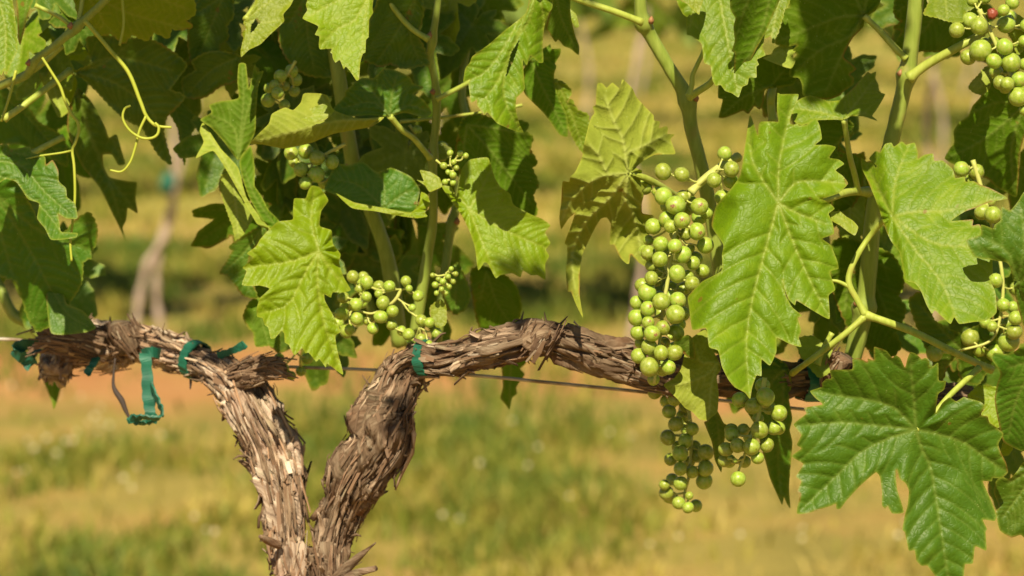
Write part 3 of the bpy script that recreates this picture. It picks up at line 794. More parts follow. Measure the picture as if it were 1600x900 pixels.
def leaf_geo(out, J, veins, h, teeth=0, holes=(), seed=0, b1=1.0, b2=1.0):
    """2D triangulation in photo pixels (or any plane units), bulge height in the same units, attributes"""
    rs = np.random.default_rng(seed)
    bd = smooth_outline(out, h * .9, teeth, rs)
    x0, y0 = bd.min(0); x1, y1 = bd.max(0)
    gx, gy = np.meshgrid(np.arange(x0, x1, h), np.arange(y0, y1, h * .866))
    gx[1::2] += h * .5
    g2 = np.stack([gx.ravel(), gy.ravel()], 1) + rs.normal(0, h * .08, (gx.size, 2))
    g2 = g2[inside(g2, bd)]
    db = np.full(len(g2), 1e9)
    for i in range(len(bd)):
        db = np.minimum(db, np.hypot(g2[:, 0] - bd[i, 0], g2[:, 1] - bd[i, 1]))
    g2 = g2[db > h * .6]
    co = [Vector(p) for p in np.vstack([bd, g2])]
    nb = len(bd)
    ed = [(i, (i + 1) % nb) for i in range(nb)]
    v, e, f, *_ = delaunay_2d_cdt(co, ed, [], 1, 1e-4)
    V = np.array([(a.x, a.y) for a in v]); F = np.array([tuple(a) for a in f if len(a) == 3])
    cen = V[F].mean(1)
    ok = inside(cen, bd)
    for hl in holes: ok &= ~inside(cen, hl)
    F = F[ok]
    a, b_, c = V[F[:, 0]], V[F[:, 1]], V[F[:, 2]]
    cr = (b_[:, 0] - a[:, 0]) * (c[:, 1] - a[:, 1]) - (b_[:, 1] - a[:, 1]) * (c[:, 0] - a[:, 0])
    F[cr > 0] = F[cr > 0][:, ::-1]
    size = max(x1 - x0, y1 - y0)
    d1 = np.full(len(V), 1e9); d2 = np.full(len(V), 1e9); wv = np.zeros(len(V)); own = np.zeros(len(V), int)
    allv = []
    for vi, vn in enumerate(veins):
        vp = catmull(np.vstack([[J], vn]), 5)
        Lc = np.concatenate([[0], np.cumsum(np.linalg.norm(np.diff(vp, axis=0), axis=1))])
        allv.append((vp, Lc))
        for i in range(len(vp) - 1):
            d, tt = seg_dist(V, vp[i], vp[i + 1])
            upd = d < d1
            own[upd] = vi; wv[upd] = 1 - .75 * (Lc[i] / Lc[-1]); d1[upd] = d[upd]
    for vi, (vp, Lc) in enumerate(allv):
        mine = own == vi
        if not mine.any(): continue
        Ltot = Lc[-1]; k = max(3, int(Ltot / (size * .066)))
        for q in range(1, k):
            for sgn in (-1, 1):
                s = (q + (.5 if sgn > 0 else 0) * .8 + rs.normal(0, .08)) / k * Ltot
                if s >= Ltot: continue
                p0 = np.array([np.interp(s, Lc, vp[:, 0]), np.interp(s, Lc, vp[:, 1])])
                pt = np.array([np.interp(min(Ltot, s + 4), Lc, vp[:, 0]), np.interp(min(Ltot, s + 4), Lc, vp[:, 1])])
                e = pt - p0; e /= np.linalg.norm(e) + 1e-9
                prev = p0; an = math.radians(56) * sgn
                for st in range(5):
                    ca, sa = math.cos(an), math.sin(an)
                    nx = prev + np.array([ca * e[0] - sa * e[1], sa * e[0] + ca * e[1]]) * size * .065
                    d, _ = seg_dist(V[mine], prev, nx)
                    d2[mine] = np.minimum(d2[mine], d)
                    prev = nx; an *= .84
    u = size / 300.0
    vein = np.exp(-(d1 / (1.9 * u ** .5 + .6)) ** 2) * (.35 + .65 * wv) + .5 * np.exp(-(d2 / 1.5) ** 2)
    hh = b1 * 6.5 * u * np.tanh(d1 / (13 * u)) + b2 * 2.3 * u ** .5 * np.tanh(d2 / (4.2 * u ** .5 + .5))
    hh += 3.0 * u * (fbm(V[:, 0] / (16 * u), V[:, 1] / (16 * u), 0, seed + 3, 3) - .5) * b1
    bdist = np.full(len(V), 1e9)
    for i in range(len(bd)):
        bdist = np.minimum(bdist, np.hypot(V[:, 0] - bd[i, 0], V[:, 1] - bd[i, 1]))
    edge = np.exp(-(bdist / 2.2) ** 2)
    return V, F, hh, np.clip(vein, 0, 1), edge, bdist, size

LIT, DARK = [], []
def petiole(px, d, rpx, parent=None, mat='petiole', name='petiole', n=6, swell=True):
    a = np.asarray(px, float)
    d = np.asarray(d, float) + np.zeros(len(a)) if np.ndim(d) else np.full(len(a), float(d))
    p = P(a[:, 0], a[:, 1], d)
    q = catmull(p, n)
    r = np.asarray(rpx, float) * K * np.mean(d)
    rr = np.interp(np.linspace(0, 1, len(q)), np.linspace(0, 1, r.size), r) if r.size > 1 else np.full(len(q), float(r))
    if swell:
        u = np.linspace(0, 1, len(q)); rr = rr * (1 + .3 * np.exp(-(u / .06) ** 2) + .25 * np.exp(-((1 - u) / .06) ** 2))
    V, F = tube_geo(q, rr, 10)
    return obj(name, V, F, M[mat], parent or VINE, V[0])

NLEAF = [0]
def leaf(outline, J, veins, d, tilt=(0, -.2), mat='top', lit=None, cup=0.0, bends=(), teeth=0, holes=(), h=None, wave=1.0, pet=None, label=None, b1=1.0, b2=1.0):
    NLEAF[0] += 1
    seed = NLEAF[0] * 13
    out = outline if isinstance(outline, np.ndarray) else pts(outline)
    J = np.array(J, float)
    veins = [pts(v) if isinstance(v, str) else np.asarray(v, float) for v in veins]
    size = max(np.ptp(out[:, 0]), np.ptp(out[:, 1]))
    V, F, hh, vein, edge, bdist, size = leaf_geo(out, J, veins, h or max(2.2, size / 75), teeth, holes, seed, b1, b2)
    rx, ry = V[:, 0] - J[0], V[:, 1] - J[1]
    dep = tilt[0] * rx + tilt[1] * ry + cup * (rx**2 + ry**2) / size
    for (bx, by, nx, ny, s) in bends:
        l = math.hypot(nx, ny)
        q = ((V[:, 0] - bx) * nx + (V[:, 1] - by) * ny) / l
        dep += s * (np.logaddexp(0, q / 5.0) * 5.0)
    sg = -1.0 if mat in ('under', 'under_lit') else 1.0
    dep -= sg * hh * .9
    dep += wave * (size * .06) * (fbm(V[:, 0] / (size * .22), V[:, 1] / (size * .22), 0, seed, 2) - .5)
    dep += wave * size * .025 * np.exp(-(bdist / (size * .05)) ** 2) * np.sin(np.arctan2(ry, rx) * 9 + seed)
    D = d + dep * K * d
    W3 = P(V[:, 0], V[:, 1], D)
    jd = D[np.argmin(rx**2 + ry**2)]
    o = obj('leaf', W3, F.tolist(), M[mat], VINE, P(J[0], J[1], jd), True, {'vein': vein, 'edge': edge})
    if label: o['label'] = label
    if pet is not None:
        pp = pts(pet) if isinstance(pet, str) else pet
        dd = np.linspace(jd + .001, jd + .035, len(pp)); 
        petiole(pp, dd, [4.2, 4.8], o)
    if lit is not None:
        idx = RNG.choice(len(W3), min(130 if lit else 14, len(W3)), replace=False)
        (LIT if lit else DARK).extend(W3[idx])
    return o

def tmpl(seed, n=150):
    """free leaf outline round the origin, tip towards +y, unit length"""
    r = np.random.default_rng(seed)
    th = np.linspace(-math.pi * .965, math.pi * .965, n)
    lobes = [(0, 1.0, .42), (.92, .86, .40), (-.92, .86, .40), (1.85, .66, .45), (-1.85, .66, .45), (2.6, .5, .4), (-2.6, .5, .4)]
    rad = np.full(n, .30)
    for a, L, w in lobes:
        L *= r.uniform(.88, 1.1)
        rad = np.maximum(rad, L * np.exp(-np.abs((th - a) / w) ** 1.7 * .62))
    k = 26
    ph = (th / (2 * math.pi) * k + r.uniform(0, 1)) % 1
    rad *= 1 + .085 * (np.where(ph < .5, ph * 2, 2 - 2 * ph) - .5)
    o = np.stack([np.sin(th) * rad, np.cos(th) * rad], 1)
    return np.vstack([o, [[0, -.02]]]), [np.array([[math.sin(a) * L * .5, math.cos(a) * L * .5], [math.sin(a) * L * .92, math.cos(a) * L * .92]]) for a, L, w in lobes[:5]]

TM = {}
def free_leaf(pos, tip, nrm, size, mat, seed, curl=.3, pet=None):
    if (seed % 5) not in TM:
        o, vn = tmpl(seed % 5 + 40)
        TM[seed % 5] = leaf_geo(o * 100, np.zeros(2), [v * 100 for v in vn], 5.5, 0, (), seed)
    V, F, hh, vein, edge, bdist, sz = TM[seed % 5]
    r = np.random.default_rng(seed)
    nrm = np.asarray(nrm, float) / np.linalg.norm(nrm); tip = np.asarray(tip, float); tip = tip - (tip @ nrm) * nrm; tip /= np.linalg.norm(tip)
    sd = np.cross(tip, nrm)
    s = size / 100
    fold = r.uniform(.0, .35); 
    z = hh * .8 + fold * np.abs(V[:, 0]) - curl * (V[:, 1] / 100) ** 2 * 40 + 8 * (fbm(V[:, 0] / 40 + seed, V[:, 1] / 40, 0, seed, 2) - .5)
    W3 = np.asarray(pos) + (V[:, :1] * sd + V[:, 1:] * tip) * s + z[:, None] * nrm * s
    o = obj('leaf', W3, F[:, ::-1].tolist() , M[mat], VINE, pos, True, {'vein': vein, 'edge': edge})
    if pet is not None:
        V2, F2 = tube_geo(catmull(np.array([pos, (np.asarray(pos) + pet) / 2 + [0, 0, .008], pet]), 5), .0016, 8)
        obj('petiole', V2, F2, M['petiole'], o, pos)
    return o

# ---- right-hand group, in focus
leaf('1215,145 1219,147 1247,147 1246,156 1237,178 1234,192 1240,195 1245,192 1249,196 1260,195 1274,184 1281,197 1284,217 1274,226 1292,226 1306,230 1296,246 1310,249 1319,256 1306,266 1317,275 1325,287 1310,302 1286,311 1296,317 1304,326 1295,334 1300,345 1303,365 1285,373 1298,383 1308,407 1310,420 1297,425 1305,452 1295,462 1296,498 1273,487 1245,470 1242,477 1232,467 1226,452 1223,437 1228,462 1238,480 1253,493 1247,497 1252,517 1248,527 1252,542 1233,537 1214,528 1213,550 1203,571 1190,562 1190,587 1182,587 1175,607 1172,623 1163,613 1148,605 1138,593 1128,573 1122,548 1108,542 1103,513 1082,515 1077,483 1075,463 1097,440 1127,423 1128,397 1130,382 1112,353 1119,322 1142,295 1157,272 1165,222 1172,180 1184,211 1185,197 1189,190 1210,190 1216,190 1214,170',
     (1216, 316), ['1193,400 1175,470 1166,540 1171,620', '1236,370 1262,430 1294,494', '1245,285 1285,283 1322,287', '1217,260 1228,200 1238,152', '1180,262 1172,225 1172,185', '1240,330 1290,350'], 1.985,
     tilt=(.08, -.22), lit=True, bends=((1158, 290, -1, -.28, 1.9), (1213, 240, 0.2, -1, .25), (1180, 520, -.2, 1, -.3), (1280, 330, 1, 0, .35)), b1=1.4, b2=1.35, wave=.7, h=2.4,
     label='large sunlit leaf with puckered surface, right of the main bunch')
leaf('1346,247 1356,254 1363,254 1368,262 1370,259 1358,248 1368,236 1375,238 1383,225 1393,223 1397,229 1409,221 1416,226 1429,223 1434,238 1434,248 1444,242 1458,240 1460,251 1473,251 1489,265 1493,278 1507,276 1509,284 1521,283 1533,289 1545,293 1559,300 1574,310 1546,316 1524,325 1507,331 1487,345 1520,343 1520,352 1531,351 1540,375 1550,400 1551,427 1545,433 1555,456 1557,488 1541,501 1522,503 1499,506 1491,496 1485,506 1470,493 1461,485 1456,490 1448,477 1439,455 1430,443 1415,438 1411,423 1405,393 1393,378 1383,357 1375,331 1366,307 1355,281 1346,262',
     (1394, 338), ['1430,390 1470,440 1495,500', '1430,331 1480,329 1560,309', '1398,290 1408,255 1420,228', '1370,290 1352,255', '1460,380 1540,385'], 1.99,
     tilt=(-.10, -.62), lit=True, bends=((1394, 330, -1, .15, 1.3), (1470, 430, .6, 1, .25)), b1=.55, b2=.6, wave=.7, h=2.5, mat='top', label='glossy sunlit leaf right of the green shoot')
leaf('1462,645 1466,616 1475,609 1478,595 1467,594 1466,567 1458,572 1452,573 1452,565 1446,559 1440,561 1433,554 1423,550 1418,560 1414,574 1407,560 1400,555 1394,559 1385,548 1366,542 1365,562 1356,560 1355,565 1343,560 1332,561 1331,577 1298,578 1299,591 1291,592 1284,599 1285,604 1266,611 1274,622 1285,632 1257,637 1260,646 1250,654 1240,663 1247,673 1252,680 1245,695 1252,701 1237,713 1255,725 1244,744 1252,752 1246,767 1250,772 1245,802 1266,801 1299,790 1306,787 1307,795 1313,795 1322,783 1341,762 1355,749 1369,738 1375,746 1378,769 1378,789 1383,795 1387,791 1394,802 1412,800 1402,765 1400,746 1401,735 1406,748 1415,755 1420,767 1418,790 1414,804 1410,827 1414,832 1420,860 1429,860 1432,876 1440,884 1449,884 1461,900 1470,915 1486,930 1497,915 1506,900 1508,882 1520,880 1524,854 1541,860 1540,832 1542,826 1536,812 1554,814 1557,806 1551,788 1542,767 1536,752 1550,752 1551,747 1565,747 1575,738 1572,723 1565,709 1560,694 1568,678 1558,669 1546,660 1543,651 1533,648 1538,634 1531,627 1511,622 1506,620 1494,627 1484,621 1473,629 1466,640',
     (1431, 671), ['1400,639 1369,627 1334,621 1270,612', '1383,687 1343,708 1311,739 1251,797', '1440,700 1453,728 1461,769 1470,827 1480,892 1486,925', '1473,680 1507,692 1540,715 1570,735', '1428,625 1424,585 1423,555', '1375,665 1310,660 1245,665'], 1.965,
     tilt=(.03, .10), mat='deep', lit=True, bends=((1431, 671, .45, -1, -.35), (1445, 690, 1, -.1, .28), (1440, 720, -.3, 1, -.16)), b1=1.0, b2=1.2, wave=.8, h=2.7, pet='1431,671 1452,655 1480,622 1508,595 1530,575', label='broad deep green leaf hanging at the lower right')
D_out = '934,130 941,130 948,137 957,129 968,138 973,124 988,138 994,151 1008,167 1021,180 1022,188 1031,190 1030,200 1041,197 1044,201 1043,209 1054,210 1048,218 1055,236 1054,241 1023,242 1003,253 994,262 1003,267 1001,284 1012,289 1003,298 1006,304 1003,318 1004,333 1021,337 1018,352 1014,371 1014,395 1012,417 999,411 986,398 983,412 979,412 968,401 959,382 953,382 954,360 954,349 948,340 939,342 930,356 919,378 910,398 906,424 906,464 911,496 901,478 892,456 887,456 884,424 886,404 886,384 882,380 892,353 898,334 888,342 877,358 874,340 877,313 879,284 889,284 891,276 899,268 910,244 912,227 921,191 924,183 929,176 926,167 931,164 932,142'
leaf(D_out, (982, 271), ['973,218 959,189 945,150', '952,273 937,244 922,227', '952,273 923,284 892,315 878,345', '959,302 945,318 914,349 894,398 898,450', '977,310 990,336 1005,405', '979,242 1003,229 1045,208'], 1.995,
     tilt=(.25, -.30), mat='under_lit', lit=None, bends=((960, 283, -.1, 1, 1.35), (965, 375, .2, 1, -1.9), (995, 190, 1, -.1, .75), (930, 240, -1, 0, .3)), b1=1.3, b2=2.4, h=2.2, label='curled pale underside leaf left of the main bunch')
LIT.extend(P(np.array([950, 960, 945, 975, 955, 990, 970]), np.array([150, 180, 210, 160, 235, 400, 395]), 2.0))
E_out = '1055,-60 1057,0 1067,22 1072,29 1073,54 1080,56 1096,69 1100,98 1110,103 1113,124 1118,134 1126,133 1133,142 1144,146 1154,152 1160,136 1168,132 1171,121 1182,121 1182,104 1186,101 1183,93 1196,86 1191,73 1193,69 1196,40 1190,0 1180,-70 1120,-95'
leaf(E_out, (1118, -60), ['1125,0 1140,80 1153,148', '1090,-10 1076,50', '1160,0 1190,80'], 2.0, tilt=(.05, -.35), lit=True, b1=.7, b2=.8, h=2.4, label='sunlit leaf hanging from the top beside the green shoot')
leaf('1142,-30 1141,13 1149,28 1146,42 1148,64 1143,80 1148,82 1147,107 1150,124 1158,111 1164,96 1168,104 1182,76 1196,51 1209,22 1222,-10 1225,-50 1170,-70', (1212, -45), ['1192,40 1165,98', '1170,0 1150,60'], 1.965, tilt=(.55, .35), mat='under', bends=((1164, 60, -1, -.35, -1.5),), b1=.5)
leaf('1180,60 1195,60 1205,54 1208,68 1214,55 1220,38 1226,15 1232,8 1236,-25 1190,-40', (1225, -35), ['1205,60'], 2.03, tilt=(0, -.3), lit=True, teeth=9, b1=.5)
leaf('1063,-20 1063,0 1073,6 1092,23 1094,13 1099,0 1103,-25', (1080, -30), ['1091,20'], 1.97, tilt=(0, -.3), lit=True, mat='young')
leaf('1376,0 1368,17 1352,27 1349,42 1332,60 1318,88 1329,98 1338,108 1328,116 1334,121 1333,132 1317,144 1313,149 1292,156 1256,150 1253,132 1248,122 1234,120 1233,110 1237,98 1235,95 1245,86 1239,78 1245,70 1231,73 1211,68 1219,37 1224,15 1233,10 1230,0 1245,-60 1300,-90 1370,-70',
     (1349, 24), ['1312,27 1266,44 1214,65', '1329,56 1285,76 1244,110', '1335,56 1312,93 1290,147', '1330,-20 1300,-80', '1355,-10 1360,-60'], 2.05, tilt=(-.1, .25), mat='under', lit=False, b1=.5, b2=.5, pet='1349,24 1375,48 1400,75 1416,92', label='large shaded leaf seen from below at the top')
leaf('1237,171 1240,161 1253,153 1266,149 1280,153 1295,158 1312,156 1330,140 1356,112 1360,115 1369,112 1368,122 1373,134 1371,144 1383,147 1376,161 1368,174 1363,181 1371,189 1349,182 1329,182 1319,188 1307,187 1278,188 1253,196 1239,188', (1319, 187), ['1335,165 1365,125', '1280,175 1245,170', '1350,178 1368,186'], 2.02, tilt=(0, -.9), mat='top', bends=((1330, 160, 0, -1, .4),), pet='1319,187 1323,215 1328,245 1336,275 1341,300')
leaf('1122,138 1122,153 1129,156 1123,183 1133,184 1149,178 1161,173 1169,178 1179,166 1187,171 1193,160 1197,140 1240,132 1248,100 1235,92 1205,85 1160,95 1125,110', (1206, 133), ['1165,150 1128,180', '1180,150 1185,168', '1225,110'], 2.09, tilt=(0, .4), mat='under', lit=False, teeth=0, b1=.6)
leaf('1192,91 1204,86 1210,76 1222,70 1236,72 1243,80 1237,88 1243,95 1236,107 1215,101', (1193, 92), ['1215,100 1235,106', '1222,78'], 2.06, tilt=(0, -.3), mat='under_lit', b1=.8, b2=1.4)
leaf('1280,185 1330,190 1331,212 1316,215 1310,235 1340,242 1350,262 1345,300 1335,318 1318,342 1302,330 1290,250 1270,215', (1335, 200), ['1300,240 1310,320', '1340,260'], 2.09, tilt=(.1, .4), mat='under', lit=False, teeth=10)
leaf('1298,332 1312,330 1322,338 1333,345 1341,355 1336,368 1325,362 1312,352 1300,345', (1298, 335), ['1320,345 1336,362'], 2.0, tilt=(.2, -.4), mat='young', lit=True, b1=.5)
leaf('1300,380 1315,372 1335,375 1390,395 1408,420 1412,445 1404,462 1415,480 1411,500 1400,520 1408,540 1395,557 1360,548 1330,520 1310,480 1298,440', (1345, 400), ['1370,450 1400,530', '1325,450 1320,490', '1390,420'], 2.10, tilt=(.0, .35), mat='under', lit=False, teeth=11, b1=.8)
leaf('1304,250 1330,240 1350,255 1352,300 1348,350 1340,385 1322,380 1308,350 1312,310 1300,285', (1330, 250), ['1330,300 1325,360', '1345,310'], 2.12, tilt=(.1, -.2), mat='under_lit', teeth=10, b1=1.2, b2=1.6)
leaf('1245,530 1270,525 1290,540 1306,556 1310,580 1296,582 1280,590 1262,570 1250,555', (1280, 530), ['1290,560 1300,578'], 2.06, tilt=(0, -.3), mat='under_lit', teeth=8)
leaf('1037,602 1053,591 1064,576 1072,545 1082,527 1102,515 1108,530 1116,551 1122,562 1127,576 1120,589 1123,616 1121,644 1112,652 1105,657 1093,655 1082,644 1070,637 1058,623', (1122, 565), ['1105,585 1075,597 1045,602', '1112,600 1108,650', '1095,565 1085,535'], 2.015, tilt=(.1, -.15), mat='under_lit', lit=True, b1=1.3, b2=1.0, h=2.8)
leaf('1052,536 1064,527 1075,523 1083,530 1086,560 1075,558 1064,548', (1080, 528), ['1070,540'], 2.0, tilt=(.2, .5), mat='deep', b1=.5)
leaf('1075,621 1082,614 1100,623 1121,642 1131,661 1145,668 1135,677 1131,693 1129,715 1127,738 1117,719 1112,690 1100,660 1106,656 1090,640', (1112, 630), ['1122,665 1125,732', '1085,622'], 2.03, tilt=(.4, .3), mat='deep', lit=False, b1=.6)
leaf('1191,705 1198,728 1203,747 1212,768 1222,789 1225,777 1229,786 1235,794 1233,761 1236,721 1238,690 1234,672 1238,654 1233,623 1237,600 1230,570 1200,555 1165,590 1160,630 1180,665', (1225, 575), ['1222,650 1215,720 1221,785', '1190,620 1175,660'], 2.07, tilt=(.5, .35), mat='deep', lit=False, bends=((1228, 700, 1, .1, -1.5),), b1=.6)
leaf('1600,300 1591,314 1578,329 1565,323 1563,344 1554,351 1552,357 1533,351 1533,366 1524,370 1509,375 1518,394 1524,402 1548,406 1572,410 1578,417 1583,440 1588,470 1600,510 1625,525 1660,500 1690,420 1670,300 1630,285', (1590, 445), ['1575,395 1540,372', '1600,380 1595,320', '1640,400 1680,400', '1610,490'], 1.94, tilt=(-.1, -.1), mat='deep', lit=True, bends=((1570, 400, -.2, 1, .9),), b1=.6, label='broad leaf cut by the right edge, beside the glossy leaf')
leaf('1549,560 1554,551 1570,553 1584,550 1600,540 1640,540 1670,620 1640,700 1600,705 1591,703 1568,690 1561,664 1556,640 1554,622 1558,600 1563,583', (1625, 560), ['1590,620 1575,685', '1575,575', '1630,640'], 1.97, tilt=(.2, .6), mat='deep', lit=False, b1=.5)
leaf('1512,621 1520,610 1528,603 1551,604 1575,610 1580,650 1585,690 1580,705 1572,712 1562,708 1568,690 1558,669 1546,660 1543,651 1533,648 1538,634', (1575, 615), ['1545,622 1520,618', '1565,660 1572,700'], 2.03, tilt=(0, -.4), mat='young', lit=True, teeth=8, b1=.5)
leaf('1553,770 1556,752 1565,745 1578,748 1590,735 1600,722 1640,720 1660,790 1640,850 1610,848 1595,836 1580,840 1562,828 1556,800 1560,790', (1620, 730), ['1595,770 1565,810', '1575,755', '1620,800'], 2.0, tilt=(0, .2), mat='deep', lit=None, teeth=0, b1=1.2)
leaf('1476,248 1484,232 1491,223 1490,205 1500,190 1513,181 1520,165 1532,151 1540,125 1544,106 1590,113 1615,150 1610,190 1600,215 1593,242 1592,275 1589,306 1585,308 1570,299 1556,292 1544,280 1520,272 1498,261', (1600, 165), ['1560,200 1525,225 1480,247', '1580,230 1585,300', '1560,160 1520,175'], 2.08, tilt=(-.2, .5), mat='under', lit=False, bends=((1545, 220, -1, .1, -.9),), b1=.6)
leaf('1513,137 1518,128 1528,118 1540,104 1552,108 1550,125 1545,140 1535,148 1522,145', (1548, 108), ['1520,135'], 2.05, tilt=(.3, -.4), mat='under_lit', b1=1, b2=1.4, teeth=6)
leaf('1396,15 1400,29 1409,33 1396,43 1409,49 1398,70 1415,78 1456,81 1480,81 1488,83 1500,76 1520,68 1540,54 1545,20 1530,-20 1430,-40 1402,-10', (1480, -25), ['1450,40 1410,70', '1490,40 1490,80', '1430,0 1400,20'], 2.12, tilt=(0, .4), mat='under', lit=False, teeth=8, b1=.5)
leaf('1443,-20 1450,5 1443,22 1465,28 1485,34 1505,34 1508,20 1530,5 1520,-30', (1475, -25), ['1480,28'], 2.04, tilt=(0, -.7), mat='top', lit=True, teeth=7, b1=.5)
leaf('1556,20 1570,15 1600,30 1600,75 1590,85 1580,60', (1600, 40), ['1570,22'], 2.05, tilt=(0, -.4), mat='young', teeth=7, b1=.4)
leaf('1420,470 1445,455 1460,500 1500,520 1540,505 1560,540 1530,600 1500,590 1495,560 1480,575 1468,605 1455,560 1440,530', (1500, 545), ['1470,590', '1440,480', '1545,560'], 2.09, tilt=(0, .4), mat='deep', lit=False, teeth=9)

# ---- centre group
leaf('865,-30 863,12 855,24 850,45 848,69 849,97 842,98 829,87 823,102 817,94 819,124 820,139 812,148 807,153 806,172 812,194 818,207 805,205 788,198 776,192 762,176 756,180 746,165 745,156 736,160 733,141 732,130 734,124 724,128 727,107 734,98 738,88 764,69 788,48 822,19 831,-30 848,-50',
     (838, -20), ['827,29 807,62 793,103 786,134 793,167 815,205', '790,70 760,110 735,125', '786,110 760,150 748,162', '850,30 848,92'], 2.015, tilt=(.2, -.25), mat='top', lit=True, holes=[pts('812,61 808,79 802,96 790,122 792,108 799,81')],
     bends=((806, 70, 1, .45, .5), (800, 180, .8, .5, .8)), b1=1.0, b2=1.2, h=2.2, label='long folded sunlit leaf hanging from the top centre')
leaf('824,98 835,85 855,72 860,69 862,76 876,76 875,86 867,100 870,103 866,115 867,134 876,158 886,182 887,213 874,210 850,177 821,148 812,120', (830, 95), ['850,140 884,208', '860,90'], 2.07, tilt=(.1, .3), mat='under', lit=False, b1=.5)
leaf('866,124 881,129 893,143 886,160 893,155 903,172 919,179 921,205 918,240 908,236 895,215 885,190 872,160 862,140', (870, 128), ['890,170 912,234'], 2.08, tilt=(.1, .2), mat='top', teeth=8, b1=.8)
leaf('853,43 860,14 866,-15 890,-10 891,14 893,31 899,55 905,72 904,86 891,76 881,72 872,62 868,66 858,52', (868, -12), ['878,30 902,80'], 2.06, tilt=(.1, .3), mat='under', lit=False, teeth=0, b1=.4)
leaf('879,-15 885,5 892,15 900,22 905,41 899,43 892,32 884,15', (880, -14), ['902,38'], 2.1, tilt=(0, -.2), mat='young', b1=.3)
leaf('720,190 745,178 770,185 800,185 826,193 822,205 833,215 829,233 840,254 832,262 842,288 833,305 840,330 828,345 800,345 770,330 735,300 712,250', (730, 195), ['770,240 832,320', '770,200 825,210', '725,240 740,290'], 2.10, tilt=(.0, .3), mat='under', lit=False, teeth=9, b1=.6)
leaf('722,263 733,250 747,247 763,247 773,277 782,292 797,303 803,320 830,335 847,342 860,352 852,363 860,380 853,390 858,400 852,413 852,437 840,430 830,430 817,423 813,433 800,427 782,430 775,435 770,427 763,413 757,410 747,422 742,387 733,360 717,330 697,303 690,290 705,292 713,307 717,287',
     (733, 327), ['750,370 775,430', '790,360 855,388', '755,290 768,262', '715,305 695,293'], 2.07, tilt=(.05, -.35), mat='young', lit=None, b1=.8, bends=((790, 355, .8, .6, .3),), label='pale young leaf half in shadow above the cordon')
LIT.extend(P(np.array([725, 730, 745, 760, 740, 780]), np.array([270, 340, 340, 380, 300, 330]), 2.07))
DARK.extend(P(np.array([800, 830, 820, 845, 765]), np.array([385, 400, 360, 420, 275]), 2.07))
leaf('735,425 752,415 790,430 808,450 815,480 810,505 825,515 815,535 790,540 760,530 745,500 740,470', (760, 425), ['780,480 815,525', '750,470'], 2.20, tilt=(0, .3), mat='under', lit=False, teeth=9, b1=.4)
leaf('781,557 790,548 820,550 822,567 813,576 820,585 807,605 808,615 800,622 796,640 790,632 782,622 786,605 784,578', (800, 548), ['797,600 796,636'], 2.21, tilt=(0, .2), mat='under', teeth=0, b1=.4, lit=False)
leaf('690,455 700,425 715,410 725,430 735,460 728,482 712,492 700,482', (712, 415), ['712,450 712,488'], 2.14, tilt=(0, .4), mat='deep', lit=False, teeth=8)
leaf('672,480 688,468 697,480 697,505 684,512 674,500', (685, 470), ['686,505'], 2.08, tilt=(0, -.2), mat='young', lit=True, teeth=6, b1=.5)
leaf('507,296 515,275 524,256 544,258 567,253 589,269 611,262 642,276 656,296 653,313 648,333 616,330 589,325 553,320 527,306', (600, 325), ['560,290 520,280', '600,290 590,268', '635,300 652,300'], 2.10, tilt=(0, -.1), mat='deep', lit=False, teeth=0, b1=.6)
leaf('525,302 553,316 589,323 616,328 642,332 655,318 658,300 668,305 672,318 664,332 668,338 650,341 616,336 586,330 550,325', (640, 334), ['585,327 530,306'], 2.07, tilt=(0, -.8), mat='young', lit=True, b1=.3)
leaf('651,281 662,283 656,266 673,269 687,278 691,291 680,297 671,300 664,290', (690, 290), ['660,270'], 2.05, tilt=(0, -.4), mat='young', lit=True, b1=.4)
leaf('582,-25 582,13 583,20 577,31 576,58 572,62 571,82 567,84 563,98 561,124 557,126 547,111 540,104 537,108 531,94 524,98 520,91 519,84 516,82 518,76 500,77 498,69 499,57 492,54 497,41 473,29 480,16 478,7 488,-15 530,-45', (580, -15), ['570,30 562,122', '555,30 525,46 500,74', '530,0 478,28'], 2.0, tilt=(.1, -.3), mat='young', lit=True, b1=.6, h=2.8, label='bright sunlit leaf tip hanging in at the top left of centre')
leaf('487,290 500,293 513,313 502,330 500,353 518,360 520,380 532,397 530,410 537,433 548,453 535,457 520,457 517,465 507,460 508,470 523,497 532,518 524,525 527,547 536,585 511,568 509,574 499,561 494,565 482,551 477,552 472,544 460,555 451,539 445,535 444,522 440,517 430,528 423,529 419,512 413,507 410,497 402,495 401,483 406,466 421,451 405,446 397,447 378,445 385,424 379,418 395,403 386,396 400,385 407,373 433,347 457,343 458,327 460,310 477,310 482,297',
     (498, 392), ['496,440 505,500 532,580', '455,408 382,418', '475,430 450,475 405,490', '487,345 490,298', '515,420 543,452'], 2.055, tilt=(.05, -.25), mat='young', lit=True, b1=1.3, b2=1.8, h=2.4, bends=((500, 390, 1, -.1, .5), (495, 350, .2, -1, .25)), label='bright yellow-green leaf hanging over the left arm of the vine')
leaf('582,20 600,-10 653,-10 662,20 653,53 662,73 671,100 662,102 631,107 610,100 595,104 575,96 567,89 572,60', (650, -5), ['620,50 590,95', '640,50 655,95'], 2.09, tilt=(.1, .3), mat='deep', lit=False, teeth=10)
leaf('520,171 538,151 540,142 564,122 584,122 600,107 622,111 640,120 647,131 662,136 647,147 662,156 675,176 662,184 633,176 609,182 578,180 547,182 529,186', (609, 180), ['612,150 620,115', '580,160 530,170', '640,165 670,175', '580,140 565,125'], 2.08, tilt=(0, .1), mat='deep', lit=False, b1=.6, pet='609,181 628,203 645,215 660,232 672,247')
